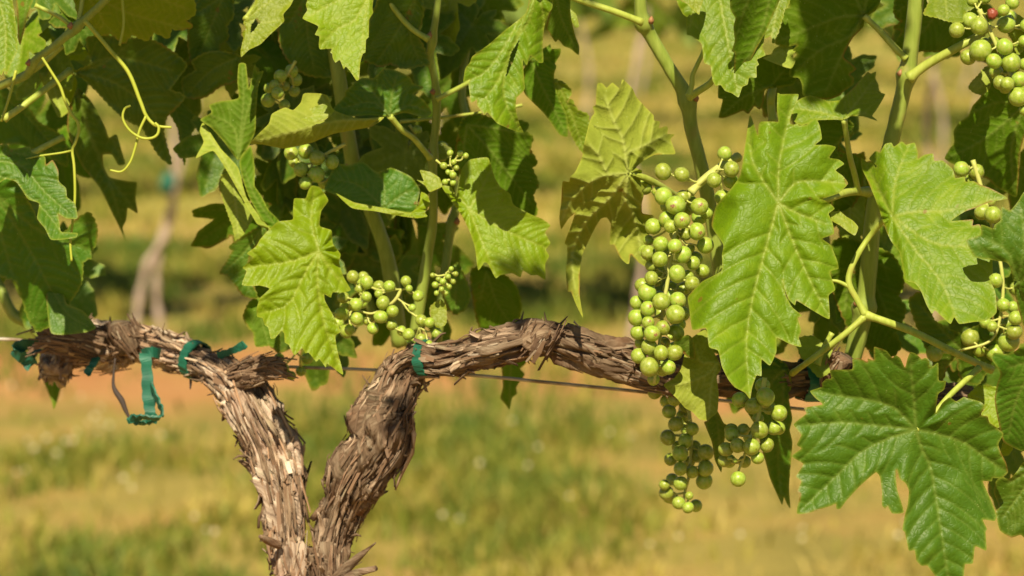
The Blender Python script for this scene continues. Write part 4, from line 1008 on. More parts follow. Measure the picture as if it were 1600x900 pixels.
leaf('391,224 404,209 420,193 425,178 445,168 458,172 470,160 475,146 500,146 512,150 522,172 560,185 600,183 580,198 522,209 484,224 444,232 411,226', (600, 184), ['520,190 450,208 395,222', '500,165'], 2.06, tilt=(.1, -.3), mat='under_lit', bends=((450, 208, .1, 1, 1.6),), b1=.6)
leaf('470,186 488,180 484,170 510,161 522,174 505,189 485,190', (520, 178), ['480,182'], 2.04, tilt=(0, -.5), mat='young', lit=True, b1=.3)
leaf('373,100 384,100 389,138 398,100 402,113 412,111 404,133 402,150 400,180 399,205 390,226 372,250 350,222 330,200 313,187 330,176 327,164 345,158 362,156 373,152 371,128', (372, 250), ['365,200 325,178', '385,180 405,118', '380,160 378,105'], 2.085, tilt=(0, -.1), mat='under', lit=False, b1=.5)
leaf('306,247 318,222 312,205 318,192 345,232 372,262 385,308 412,346 425,360 402,350 380,312 355,268 333,236', (425, 358), ['380,300 345,240 316,200'], 2.07, tilt=(.2, -.5), mat='under_lit', lit=True, b1=.3)
leaf('374,252 392,228 398,262 398,290 408,305 420,328 436,345 428,358 412,348 390,310 380,282', (430, 352), ['400,310 380,260'], 2.075, tilt=(.3, -.1), mat='under', b1=.5)
leaf('342,290 350,265 356,262 376,300 396,335 392,347 370,378 363,352 352,322', (360, 268), ['368,310 372,370'], 2.12, tilt=(-.2, -.1), mat='under_lit', teeth=7, b1=1.2, b2=1.5)
leaf('343,427 354,408 363,392 358,385 385,366 412,350 417,362 392,396 386,430 396,446 402,466 380,462 366,444 354,430', (412, 352), ['385,390 350,425', '385,430 395,460'], 2.11, tilt=(0, .3), mat='deep', lit=False, teeth=7)
leaf('380,496 384,482 392,470 407,466 425,500 436,522 436,545 420,540 400,541 396,520 388,512', (405, 468), ['410,505 420,538'], 2.13, tilt=(0, 0), mat='under', teeth=7)
leaf('404,-20 398,8 384,29 380,36 384,44 378,51 380,60 376,78 377,89 389,78 407,69 420,56 433,44 444,33 443,22 455,7 462,-20', (384, 30), ['395,55 378,84', '415,35 440,30', '410,10 440,-10'], 2.05, tilt=(0, -.4), mat='young', lit=True, holes=[pts('391,51 393,38 401,27 408,34 402,39 397,48')], b1=.4, pet='384,30 394,15 403,-2 410,-25')
leaf('440,5 470,-15 500,0 505,40 530,95 520,120 480,118 450,95 435,60', (480, -10), ['480,50 490,110', '450,40'], 2.14, tilt=(0, .3), mat='deep', lit=False, teeth=10)

# ---- left group, softer focus
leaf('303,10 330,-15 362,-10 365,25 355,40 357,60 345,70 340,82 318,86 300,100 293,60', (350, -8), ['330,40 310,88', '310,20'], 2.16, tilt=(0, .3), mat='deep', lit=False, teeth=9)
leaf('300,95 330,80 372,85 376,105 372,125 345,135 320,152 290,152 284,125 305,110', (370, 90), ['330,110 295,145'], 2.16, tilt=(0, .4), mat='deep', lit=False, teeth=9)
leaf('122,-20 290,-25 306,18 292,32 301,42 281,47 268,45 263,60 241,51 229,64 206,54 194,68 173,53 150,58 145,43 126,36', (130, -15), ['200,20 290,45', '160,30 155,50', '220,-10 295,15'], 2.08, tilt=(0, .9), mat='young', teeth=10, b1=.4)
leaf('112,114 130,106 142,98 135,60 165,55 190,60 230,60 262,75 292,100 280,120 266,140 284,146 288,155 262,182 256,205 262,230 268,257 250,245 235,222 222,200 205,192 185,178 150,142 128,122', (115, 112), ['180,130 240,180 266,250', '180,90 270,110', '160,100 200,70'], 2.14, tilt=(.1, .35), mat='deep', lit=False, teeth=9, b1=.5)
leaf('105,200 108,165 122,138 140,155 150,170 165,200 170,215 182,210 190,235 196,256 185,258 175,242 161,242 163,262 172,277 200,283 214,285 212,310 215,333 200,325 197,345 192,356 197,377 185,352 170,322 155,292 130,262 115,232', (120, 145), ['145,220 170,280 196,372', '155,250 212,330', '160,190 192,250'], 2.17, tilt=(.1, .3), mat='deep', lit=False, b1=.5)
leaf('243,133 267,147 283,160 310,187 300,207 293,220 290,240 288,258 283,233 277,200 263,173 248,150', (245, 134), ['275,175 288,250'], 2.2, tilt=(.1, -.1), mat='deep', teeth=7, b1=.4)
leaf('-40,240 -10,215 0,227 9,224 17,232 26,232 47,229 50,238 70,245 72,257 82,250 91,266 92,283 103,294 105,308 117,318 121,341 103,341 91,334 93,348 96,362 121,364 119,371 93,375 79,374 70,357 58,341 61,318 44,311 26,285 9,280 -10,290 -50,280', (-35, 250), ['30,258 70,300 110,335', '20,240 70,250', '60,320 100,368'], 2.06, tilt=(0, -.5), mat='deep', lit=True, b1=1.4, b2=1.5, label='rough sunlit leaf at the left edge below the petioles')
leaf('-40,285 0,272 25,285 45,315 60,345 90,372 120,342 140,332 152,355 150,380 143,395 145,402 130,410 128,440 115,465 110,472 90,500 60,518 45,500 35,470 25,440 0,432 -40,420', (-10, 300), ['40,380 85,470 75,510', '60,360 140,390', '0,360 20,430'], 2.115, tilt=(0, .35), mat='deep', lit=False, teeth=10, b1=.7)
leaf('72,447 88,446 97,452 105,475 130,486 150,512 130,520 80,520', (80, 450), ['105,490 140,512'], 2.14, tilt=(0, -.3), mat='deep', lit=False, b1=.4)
leaf('-30,-30 12,-25 22,15 26,50 27,80 17,100 14,108 10,117 6,110 2,118 -10,100 -40,60', (-10, -25), ['8,40 8,112', '-20,40'], 2.0, tilt=(.1, -.3), mat='top', lit=True, b1=.8, label='glossy leaf at the top left corner')
leaf('26,-15 60,-20 50,5 42,30 32,70 28,60 27,20', (45, -18), ['34,60'], 2.08, tilt=(0, .2), mat='under', lit=False, b1=.3)
leaf('100,15 62,28 45,60 60,76 90,72 96,86 120,95 141,106 146,80 132,50 116,30', (100, 20), ['80,60', '125,90'], 2.26, tilt=(0, -.3), mat='under_lit', lit=True, teeth=8, b1=.5)
leaf('60,112 75,94 86,105 102,148 111,170 96,183 90,182', (72, 98), ['95,170'], 2.19, tilt=(0, -.3), mat='under_lit', lit=True, b1=.3)
leaf('150,85 170,78 185,95 195,105 185,112 165,105', (160, 80), ['185,105'], 2.25, tilt=(0, -.3), mat='under_lit', lit=True, b1=.3)
leaf('-20,130 30,150 60,190 100,215 105,260 70,240 30,225 -20,220', (-15, 135), ['40,180 90,240'], 2.25, tilt=(0, .4), mat='deep', lit=False, teeth=9)
leaf('60,570 75,580 95,600 90,625 84,640 80,625 70,600', (78, 575), ['83,630'], 2.34, tilt=(0, 0), mat='under', b1=.3)

# ---- free leaves deeper inside the canopy, in shade
r = np.random.default_rng(5)
deepspots = [(440, 60, 2.26), (500, 140, 2.24), (560, 230, 2.27), (470, 330, 2.24), (600, 300, 2.30), (560, 390, 2.26), (620, 430, 2.25), (430, 470, 2.22), (480, 500, 2.22), (530, 540, 2.26), (390, 330, 2.22),
             (340, 60, 2.28), (250, 90, 2.28), (200, 30, 2.3), (60, 170, 2.32), (20, 330, 2.32), (30, 400, 2.34), (90, 420, 2.3), (700, 60, 2.24), (760, 10, 2.26), (700, 130, 2.3), (640, 60, 2.28),
             (1250, 60, 2.22), (1300, 200, 2.22), (1340, 330, 2.24), (1320, 440, 2.24), (1370, 520, 2.23), (1500, 600, 2.22), (1560, 480, 2.2), (1580, 560, 2.2), (1560, 380, 2.22), (1590, 240, 2.2), (1420, 20, 2.26), (1500, 20, 2.24), (1180, 560, 2.2),
             (1590, 700, 2.15), (590, 20, 2.2), (380, 150, 2.24), (450, 250, 2.22), (520, 460, 2.3), (590, 480, 2.3), (740, 30, 2.2), (590, 215, 2.26), (640, 290, 2.28), (560, 330, 2.25), (520, 290, 2.24), (600, 380, 2.27), (640, 380, 2.3), (500, 410, 2.24), (700, 220, 2.28), (430, 300, 2.24), (460, 190, 2.22), (640, 240, 2.3), (610, 150, 2.24), (300, 120, 2.24), (420, 100, 2.24), (330, 20, 2.24), (270, 20, 2.26), (90, 250, 2.3), (120, 60, 2.3), (660, 470, 2.28), (770, 90, 2.24), (1220, 110, 2.2), (1300, 120, 2.2), (1330, 250, 2.2), (1480, 500, 2.2), (1530, 320, 2.24), (1570, 60, 2.2)]
for i, (x, y, d) in enumerate(deepspots):
    p = P(x, y, d)
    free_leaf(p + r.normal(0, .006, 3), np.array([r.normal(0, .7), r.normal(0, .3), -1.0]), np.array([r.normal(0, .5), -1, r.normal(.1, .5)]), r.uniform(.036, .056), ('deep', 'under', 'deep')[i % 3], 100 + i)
    DARK.append(p)

r = np.random.default_rng(91)
for i in range(34):                    # more of the leafy mass round the shoots, catching dappled light
    x, y = (r.uniform(-20, 330), r.uniform(-40, 80)) if i < 12 else ((r.uniform(330, 720), r.uniform(-30, 260)) if i < 27 else (r.uniform(1200, 1600), r.uniform(-30, 520)))
    d = r.uniform(2.13, 2.21)
    if 1370 < x < 1530 and y < 330: continue
    if 90 < x < 260 and y > 60: continue
    free_leaf(P(x, y, d), np.array([r.normal(0, .8), r.normal(0, .3), -1.0]), np.array([r.normal(0, .35), -1, r.normal(.55, .3)]), r.uniform(.030, .046), ('top', 'deep', 'young', 'deep')[i % 4], 500 + i)

# ------------------------------------------------------------------ shoots, petioles, tendrils
def shoot(px, d, rpx, nodes=(), mat='shoot', name='shoot'):
    a = np.asarray(px, float); d = np.asarray(d, float) + np.zeros(len(a))
    q = catmull(np.hstack([P(a[:, 0], a[:, 1], d), (np.asarray(rpx, float) + np.zeros(len(a)))[:, None] * K * d[:, None]]), 8)
    x, y, _ = to_px(q[:, :3])
    rr = q[:, 3].copy()
    for (nx, ny) in nodes:
        dd = np.hypot(x - nx, y - ny); rr *= 1 + .42 * np.exp(-(dd / 12) ** 2)
    rr = rr * (1 + .10 * (fbm(np.arange(len(rr)) * .35, rr * 0, 0, int(rr[0] * 1e6) % 97, 3) - .5))
    V, F = tube_geo(q[:, :3], rr, 18)
    cc = np.repeat(q[:, :3], 18, 0); an = np.tile(np.arange(18), len(q))
    V = cc + (V - cc) * (1 + .035 * np.where(an % 3 == 0, 1, -.5))[:, None]
    o = obj(name, V, F, M[mat], VINE, V[0])
    for (nx, ny) in nodes:            # brown bud scale at each node
        i = int(np.argmin(np.hypot(x - nx, y - ny)))
        c = q[i, :3] + np.array([rr[i] * .75 * random.choice((-1, 1)), -rr[i] * .5, .001])
        V2, F2 = tube_geo(np.array([c, c + [.001, -.0006, .0018], c + [.0012, -.0008, .0042]]), [.0024, .0020, .0003], 8)
        obj('bud', V2, F2, M['node'], o, c)
    return o
shoot([(1000, -140), (1000, -20), (1003, 30), (1014, 52), (1045, 105), (1072, 152), (1080, 200), (1092, 245), (1102, 290), (1112, 340), (1130, 450), (1150, 560), (1160, 592)], np.linspace(2.03, 2.10, 13), [9, 9.5, 10, 10, 10, 11, 10.5, 10.5, 11, 11, 11.5, 12, 13], [(1006, 36), (1074, 156)])
petiole([(1004, 35), (960, 18), (890, -6), (840, -30)], [2.03, 2.025, 2.02, 2.0], [5.5, 5])
petiole([(1076, 150), (1081, 132), (1082, 118), (1090, 100), (1097, 85), (1106, 60)], 2.03, [4.5, 3.5, 3])
petiole([(1076, 152), (1092, 142), (1113, 126), (1130, 90), (1128, 0), (1118, -55)], [2.045, 2.04, 2.035, 2.02, 2.01, 2.0], [6, 5, 4])
shoot([(1440, -140), (1432, -10), (1425, 60), (1418, 112), (1405, 170), (1394, 215), (1382, 260), (1366, 320), (1359, 400), (1352, 470), (1342, 520), (1330, 565), (1318, 592)], np.linspace(2.04, 2.11, 13), [11.5, 12, 12, 12.5, 12, 12, 12, 12, 13, 14, 14, 14, 13], [(1418, 118), (1350, 480)])
petiole([(1420, 122), (1450, 100), (1500, 72), (1525, 58), (1548, 40)], [2.045, 2.04, 2.03, 2.03, 2.03], [8, 6.5, 5.5])
petiole([(1416, 92), (1395, 72), (1372, 46), (1350, 25)], 2.05, [5, 4.5])
petiole([(1396, 336), (1380, 345), (1360, 368), (1342, 395), (1328, 425), (1327, 445), (1340, 470), (1352, 492)], [2.0, 2.01, 2.02, 2.02, 2.02, 2.02, 2.02, 2.02], [4.5, 4.5, 5, 5.5])
petiole([(1352, 494), (1320, 522), (1290, 545), (1262, 566), (1238, 583)], [2.02, 2.02, 2.025, 2.03, 2.06], [5, 4.5])
petiole([(1352, 492), (1385, 503), (1430, 520), (1480, 545), (1510, 560), (1550, 578)], [2.02, 2.02, 2.025, 2.03, 2.04, 2.05], [6, 5.5])
petiole([(1357, 300), (1335, 299), (1315, 303), (1290, 312), (1250, 320), (1218, 318)], [2.07, 2.05, 2.03, 2.01, 2.0, 1.995], [7, 6, 4.5])
petiole([(1327, 448), (1310, 440), (1297, 438)], 2.02, [3.5, 2])
petiole([(1277, 570), (1285, 548), (1300, 520)], 2.05, [5, 4])
petiole([(1054, 307), (1040, 296), (1010, 279), (982, 271)], [2.05, 2.03, 2.01, 2.0], [6, 5])
petiole([(1208, 190), (1205, 165), (1207, 140), (1225, 60), (1235, -20)], [2.1, 2.1, 2.1, 2.13, 2.15], [6.5, 6])
shoot([(690, -140), (685, -10), (676, 60), (672, 88), (680, 130), (682, 180), (676, 244), (677, 300), (676, 350), (668, 400), (655, 480), (645, 545)], np.linspace(2.09, 2.17, 12), [5.2, 5.2, 5.5, 6, 5.5, 6, 6.5, 6.5, 7, 8, 9, 10], [(672, 62), (681, 150), (676, 244)])
petiole([(670, 62), (640, 42), (612, 8), (598, -20)], 2.09, [4.5, 4])
petiole([(682, 155), (700, 146), (730, 130), (760, 110)], [2.1, 2.1, 2.12, 2.15], [4, 3.5])
petiole([(625, 190), (670, 186), (720, 180), (780, 172), (816, 164)], [2.16, 2.16, 2.16, 2.15, 2.15], [2.6, 2.2])
shoot([(508, -40), (520, 60), (534, 150), (546, 225), (556, 270), (580, 330), (600, 385), (612, 440), (625, 540)], np.linspace(2.14, 2.2, 9), [9, 10, 11, 11.5, 11, 11, 11, 12, 13], [(556, 265)])
shoot([(730, 60), (722, 150), (733, 210), (722, 290), (706, 350), (697, 410), (690, 470), (680, 548)], np.linspace(2.2, 2.18, 8), [6, 6, 6.5, 6.5, 6.5, 7, 7.5, 9], [(706, 350)])
shoot([(590, 500), (560, 440), (520, 380), (430, 260), (400, 120), (390, -60)], 2.26, [9, 8, 7, 7, 6, 5])
shoot([(-60, 158), (0, 134), (40, 118), (56, 94), (80, 76), (104, 56), (120, 42), (165, 0), (200, -40)], [2.12, 2.11, 2.10, 2.09, 2.085, 2.08, 2.08, 2.07, 2.06], [7, 6.5, 6, 6, 6, 6.5, 6.5, 6, 6], [(44, 100), (118, 44)])
petiole([(-20, 150), (0, 134), (40, 116), (70, 95), (96, 70)], 2.105, [6, 5.5])
petiole([(6, 186), (30, 170), (70, 140), (110, 110)], [2.09, 2.09, 2.1, 2.12], [5.5, 5])
petiole([(50, 240), (72, 228), (100, 214)], 2.15, [5, 4.5])
petiole([(116, 44), (90, 25), (55, 8)], 2.08, [3.5, 3.2])
petiole([(120, 40), (126, 20), (130, -10)], 2.08, [4, 3.5])
shoot([(-30, 400), (0, 450), (20, 490), (45, 505), (75, 530)], [2.3, 2.29, 2.29, 2.29, 2.29], [7, 8, 9, 10, 12])
shoot([(1150, 30), (1250, 200), (1290, 400), (1270, 590)], 2.24, [7, 8, 9, 10])

def tendril(px, d, rpx, name='tendril'):
    return petiole(px, d, rpx, None, 'tendril', name, 8, False)
tendril([(133, 33), (150, 52), (170, 76), (200, 112), (218, 155), (228, 180), (240, 194), (252, 198), (268, 199)], 2.06, [3.6, 3, 2])
tendril([(228, 182), (218, 204), (211, 232), (203, 254), (190, 268), (172, 266)], 2.055, [2.2, 1.8])
tendril([(204, 165), (195, 170), (192, 185), (202, 203), (220, 215), (236, 216), (246, 210), (248, 199), (242, 192)], 2.05, [1.8, 2.4])
tendril([(189, -20), (192, 10), (193, 40), (187, 71)], 2.07, [2.4, 2])
tendril([(66, 90), (80, 112), (94, 135), (102, 158), (112, 178), (121, 190), (123, 204), (118, 222), (113, 235), (116, 262), (117, 310), (113, 350), (110, 380), (112, 408)], 2.06, [2, 2.6, 2.2, 1.8])
tendril([(113, 235), (95, 239), (60, 244), (30, 251), (7, 253)], 2.06, [1.8, 1.2])
tendril([(25, 110), (15, 150), (2, 190)], 2.07, [2.4, 2])

# ------------------------------------------------------------------ grapes
def ico(sub=3):
    import bmesh
    bm = bmesh.new(); bmesh.ops.create_icosphere(bm, subdivisions=sub, radius=1.0)
    for v in bm.verts:
        v.co.z *= 1.04
    for f in bm.faces: f.smooth = True
    me = bpy.data.meshes.new('grape'); bm.to_mesh(me); bm.free()
    return me
G1 = ico(); G1.materials.append(M['grape'])
G2 = G1.copy(); G2.materials.clear(); G2.materials.append(M['grape_scar'])
G3 = G1.copy(); G3.materials.clear(); G3.materials.append(M['withered'])
for v in G3.vertices: v.co *= 0.85 + 0.25 * math.sin(v.co.x * 9) * math.cos(v.co.z * 8)

def bunch(lst, axis, d0, label, scars=(), withered=(), depth_r=28, rach=4.0, adepth=None, lit=None, fill=0):
    """lst rows: x,y,r[,back]  in photo pixels"""
    a = [(q[0], q[1], q[2] * 1.05, q[3] if len(q) > 3 else 0) for q in lst]
    for q in range(fill):            # berries on the far side of the bunch
        k = RNG.integers(0, len(lst)); a.append((lst[k][0] + RNG.normal(0, 8), lst[k][1] + RNG.normal(0, 8), lst[0][2] * .95, 1.6 + RNG.random()))
    n = len(a)
    X = np.array([q[:3] for q in a], float); back = np.array([q[3] for q in a], float)
    ax = np.asarray(axis, float)
    axd = catmull(ax, 6)
    near = np.array([np.argmin(np.hypot(axd[:, 0] - x, (axd[:, 1] - y))) for x, y, _ in X])
    off = np.hypot(axd[near, 0] - X[:, 0], axd[near, 1] - X[:, 1])
    D = d0 - np.sqrt(np.clip(depth_r**2 - off**2, 0, None)) * K * d0 * .7 * (back == 0) + back * 26 * K * d0 + RNG.normal(0, .001, n)
    R = X[:, 2] * K * d0
    for it in range(80):
        for i in range(n):
            for j in range(i):
                dx, dy = (X[i, 0] - X[j, 0]) * K * d0, (X[i, 1] - X[j, 1]) * K * d0
                m2 = ((R[i] + R[j]) * .97) ** 2 - dx * dx - dy * dy
                if m2 > 0:
                    need = math.sqrt(m2); dz = D[i] - D[j]
                    if abs(dz) < need:
                        s = 1 if dz >= 0 else -1
                        if back[i] != back[j]: s = 1 if back[i] > back[j] else -1
                        mv = (need - s * dz) * .25
                        mv = min(mv, .002)
                        D[i] += s * mv; D[j] -= s * mv
    org = P(ax[0, 0], ax[0, 1], d0)
    root = empty('grape_bunch', org); root.parent = VINE; root.location = org - WORLD[VINE.name]
    root['label'] = label
    g = Geo()
    C = P(X[:, 0], X[:, 1], D)
    A3 = catmull(P(ax[:, 0], ax[:, 1], np.full(len(ax), d0 + .002) if adepth is None else np.asarray(adepth)), 6)
    V, F = tube_geo(A3, np.linspace(rach, rach * .45, len(A3)) * K * d0, 8); g.add(V, F)
    nodes = [(q, 1.5) for q in A3]
    for i in np.argsort(off + back * 5):
        NP = np.array([q[0] for q in nodes]); dd = np.linalg.norm(NP - C[i], axis=1) + 0.6 * np.clip(C[i][2] - NP[:, 2], 0, None)
        dd[dd < R[i] * 1.12] = 9
        k = int(np.argmin(dd)); p0 = NP[k]
        dv = C[i] - p0; L = np.linalg.norm(dv)
        p1 = C[i] - dv / L * R[i] * .93
        mid = (p0 + p1) / 2 + np.array([0, 0, -.06 * L]) + RNG.normal(0, .0006, 3)
        cv = catmull(np.array([p0, mid, p1]), 3)
        V, F = tube_geo(cv, np.linspace(1.7, 1.25, 7) * K * d0, 6); g.add(V, F)
        V, F = tube_geo(np.array([p1 - dv / L * .0014, p1 + dv / L * .0006]), [1.3 * K * d0, 2.8 * K * d0], 6); g.add(V, F)
        if L > R[i] * 1.8: nodes += [(cv[2], 1.2), (cv[3], 1.2)]
    o = g.build('stem', M['rachis'], root, org)
    for i in range(n):
        me = G2 if i in scars else (G3 if i in withered else G1)
        ob = bpy.data.objects.new('grape', me)
        link(ob, C[i], root)
        ob.scale = tuple(R[i] * RNG.uniform(.95, 1.05, 3))
        if i in scars:
            q = Vector((random.uniform(-.4, .5), -1, random.uniform(-.2, .45))).to_track_quat('-Z', 'Y')
        else:
            dv = C[i] - A3[near[i]] + np.array([0, -.004, -.004])
            q = (Vector(dv) * .4 + Vector(RNG.normal(0, .008, 3))).to_track_quat('-Z', 'Y')
        ob.rotation_euler = q.to_euler()
    if lit is not None:
        (LIT if lit else DARK).extend(C[::3])
    return root

def zz(rows, ox, oy, s):
    return [(q[0] / s + ox, q[1] / s + oy, q[2] / s) + tuple(q[3:]) for q in rows]
main = zz([(342, 172, 58), (474, 192, 50), (345, 345, 60), (300, 315, 36, 1), (430, 408, 66), (482, 350, 46, .3), (700, 232, 50), (598, 418, 60), (595, 495, 50, 1), (650, 462, 44, 1), (272, 557, 54), (365, 505, 50), (395, 557, 45), (476, 515, 57),
           (580, 592, 60), (640, 690, 57, .6), (325, 680, 53), (237, 742, 50), (320, 787, 53), (425, 695, 48), (485, 755, 55), (555, 815, 48, .4), (530, 710, 34, 1), (440, 890, 58), (260, 832, 42, 1), (318, 868, 38, 1), (620, 870, 46, 1),
           (775, 45, 48, .3), (823, 155, 55), (820, 240, 50, .6), (760, 352, 55, .8), (430, 612, 42, 1), (500, 612, 42, 1), (240, 655, 36, 1), (360, 420, 36, 1.2), (540, 380, 40, 1.2)], 960, 230, 4.5)
main += zz([(260, 65, 48), (200, 118, 54, .3), (230, 165, 62), (515, 50, 42, .4), (545, 105, 52), (155, 237, 47), (235, 280, 52), (328, 230, 58), (390, 190, 42, .5), (445, 222, 58), (430, 320, 67), (155, 342, 55), (237, 378, 44), (340, 415, 52),
            (165, 448, 50), (265, 455, 55), (245, 548, 54), (328, 590, 50), (422, 590, 55), (170, 612, 52), (380, 692, 50), (245, 690, 63), (275, 778, 40, .6), (180, 522, 38, 1), (330, 690, 42, 1), (280, 610, 42, 1), (490, 140, 46, 1),
            (430, 450, 60, 1), (320, 310, 40, 1), (350, 520, 42, 1), (395, 480, 15), (460, 390, 40, 1.2), (300, 90, 34, 1)], 960, 420, 4.5)
bunch(main, [(1117, 267), (1096, 283), (1078, 302), (1062, 335), (1050, 390), (1043, 440), (1035, 490), (1030, 540), (1022, 600)], 2.0, 'longest sunlit bunch of pale green grapes with a few scarred berries, left of the big leaf',
      scars=(4, 7, 13, 14, 36 + 6, 36 + 12, 36 + 13, 36 + 15), depth_r=34, rach=5.0, lit=True, fill=16)
petiole([(1152, 246), (1140, 252), (1117, 267), (1097, 283), (1079, 301)], [2.03, 2.02, 2.01, 2.005, 2.0], [6.5, 6.5, 6], None, 'rachis', 'peduncle')
bunch(zz([(100, 55, 46), (230, 105, 42), (195, 185, 45), (240, 268, 50), (285, 215, 42, 1), (187, 360, 50), (305, 380, 48), (270, 465, 52), (205, 505, 42), (270, 567, 45), (350, 300, 42), (310, 310, 37, 1), (440, 458, 52), (380, 480, 46, .6), (440, 567, 50),
          (350, 590, 42), (430, 650, 53), (272, 665, 45), (330, 748, 28), (260, 797, 42), (322, 828, 38), (177, 730, 46), (163, 675, 36), (250, 420, 37, 1), (150, 20, 34, 1), (300, 150, 40, 1), (370, 420, 40, 1), (330, 520, 38, 1)], 1000, 600, 4.285),
      [(1040, 560), (1066, 600), (1076, 640), (1080, 690), (1077, 740), (1070, 770), (1068, 790)], 2.085, 'shaded dark green bunch hanging below the main bunch', lit=False, fill=10)
bunch(zz([(665, 105, 50), (755, 150, 53), (840, 85, 58), (930, 195, 53), (800, 308, 55), (895, 295, 48, .5), (615, 340, 48, .4), (690, 310, 42, 1), (575, 437, 48), (652, 412, 48), (747, 420, 53), (850, 410, 46), (787, 495, 42), (565, 515, 40, .6), (657, 637, 50),
          (595, 497, 12), (637, 512, 15), (820, 10, 50, .5), (700, 520, 40, 1), (790, 230, 38, 1.2)], 1000, 600, 4.285),
      [(1195, 590), (1190, 620), (1183, 660), (1170, 690), (1162, 715), (1154, 735)], 2.005, 'small half-lit bunch below the big leaf with one grape hanging lowest', fill=6)
bunch(zz([(187, 195, 58), (318, 245, 60), (250, 305, 48), (315, 385, 50), (215, 455, 62), (225, 588, 58), (375, 680, 53), (470, 437, 60), (530, 283, 52), (450, 570, 62), (560, 517, 55), (550, 645, 50), (685, 235, 48), (715, 305, 33), (800, 375, 53), (745, 485, 34),
          (830, 605, 55), (905, 625, 48), (710, 735, 55), (645, 700, 44), (830, 785, 52), (975, 730, 50), (895, 845, 55), (430, 355, 40), (175, 580, 25), (320, 612, 38, .8), (100, 390, 55, 1.2), (80, 540, 60, 1.2), (160, 690, 50, 1.2), (740, 820, 50, 1)], 520, 400, 6.0),
      [(626, 452), (622, 462), (614, 472), (600, 482), (580, 490), (560, 485)], 2.08, 'loose spread-out bunch of round green grapes above the fork of the vine', depth_r=20, rach=3.2, lit=True, fill=7)
bunch(zz([(697, 265, 48), (800, 255, 52), (880, 300, 52), (985, 330, 48), (768, 380, 50), (875, 415, 55), (797, 478, 42), (990, 450, 34, .8), (720, 330, 40, 1.2), (930, 480, 42, 1.2)], 300, 180, 4.5),
      [(540, 225), (510, 240), (490, 255), (480, 280)], 2.10, 'small bunch peeping out under the long folded leaf at upper left', depth_r=14, rach=3)
bunch(zz([(980, 535, 45), (940, 600, 36), (962, 655, 42), (895, 705, 48), (1010, 605, 36, .8), (1010, 740, 38, .8), (1060, 500, 44, 1), (1090, 560, 44, 1.3), (1080, 640, 40, 1.3), (900, 620, 36, 1.2)], 220, 0, 4.5),
      [(462, 95), (450, 115), (435, 135), (425, 155)], 2.10, 'topmost small bunch at upper left beside the torn leaf', depth_r=12, rach=2.6)
bunch(zz([(685, 105, 32), (738, 145, 27), (745, 220, 30), (855, 230, 45, 1), (855, 285, 40, 1.2), (600, 230, 40), (640, 260, 38, .5), (700, 330, 42, .5), (560, 180, 40, .8), (640, 330, 42), (600, 300, 42, 1), (540, 250, 40, 1)], 500, 180, 4.5),
      [(640, 195), (650, 215), (645, 245), (640, 262)], 2.17, 'dark shaded bunch behind the thin centre shoot', depth_r=12, rach=2.4, lit=False)
bunch(zz([(915, 265, 22), (870, 355, 25), (940, 330, 20), (935, 420, 25), (985, 270, 20), (1025, 285, 20), (880, 470, 22), (935, 475, 22), (960, 370, 18), (900, 400, 18)], 500, 180, 4.5),
      [(681, 250), (692, 258), (705, 260), (712, 275)], 2.05, 'tiny undeveloped flower-stage bunch on the centre shoot', depth_r=8, rach=2, lit=True)
bunch([(705, 420, 4), (712, 428, 4), (700, 432, 4.5), (692, 440, 5), (685, 436, 4), (680, 445, 5), (690, 452, 4), (682, 458, 4), (697, 458, 3.5), (708, 440, 4), (676, 430, 4), (702, 448, 4)],
      [(698, 426), (695, 433), (690, 442), (684, 458)], 2.07, 'tiny undeveloped berries just right of the loose bunch', depth_r=7, rach=2, lit=True)
bunch([(442, 576, 9.5), (455, 587, 7.5), (436, 560, 8, 1), (533, 492, 11, 1), (541, 518, 10, .5), (528, 505, 9, 1), (470, 580, 8, 1), (480, 560, 9, 1.2)], [(500, 480), (480, 520), (460, 555), (446, 570)], 2.14, 'few grapes showing below the bright leaf on the left arm', depth_r=10, rach=2.4)
bunch(zz([(475, 235, 58), (580, 160, 62, .3), (650, 203, 67), (660, 392, 80), (565, 447, 58), (765, 478, 58), (850, 365, 62), (900, 487, 72), (810, 645, 52), (870, 655, 52), (965, 620, 60), (955, 757, 72), (1005, 860, 44), (840, 80, 45), (910, 20, 50), (1000, 320, 44), (860, 190, 70, 1.2),
          (750, 108, 46), (600, 10, 40, .8), (1010, 500, 50, .6), (760, 330, 46, 1.2), (1020, 200, 52, .8), (780, 560, 50, 1.2), (890, 590, 46, 1.2), (690, -20, 50, .8), (1020, 720, 55, 1)], 1400, 0, 5.0),
      [(1530, 15), (1542, 40), (1552, 60), (1565, 90), (1580, 120), (1592, 150)], 2.02, 'bunch at the top right corner with one withered red berry', withered=(17,), depth_r=26, rach=4.5, lit=True, fill=5)
bunch(zz([(747, 250, 55), (858, 270, 55, .4), (900, 560, 55), (975, 580, 58), (820, 330, 44, 1), (950, 480, 44, 1.2)], 1340, 210, 4.615) +
      zz([(555, 790, 60), (810, 680, 66, .8), (1090, 710, 72, .8), (995, 270, 50), (1050, 445, 48), (920, 570, 42), (970, 600, 37), (1140, 540, 50), (1130, 640, 55), (1120, 460, 42, .6), (880, 760, 60, 1), (990, 790, 60, 1), (1150, 330, 50, 1), (1080, 580, 44, 1)], 1340, 380, 4.615),
      [(1520, 250), (1535, 300), (1552, 360), (1566, 430), (1565, 480), (1550, 530), (1500, 548)], 2.075, 'hidden bunch behind the glossy leaf at the right', depth_r=14, rach=4)

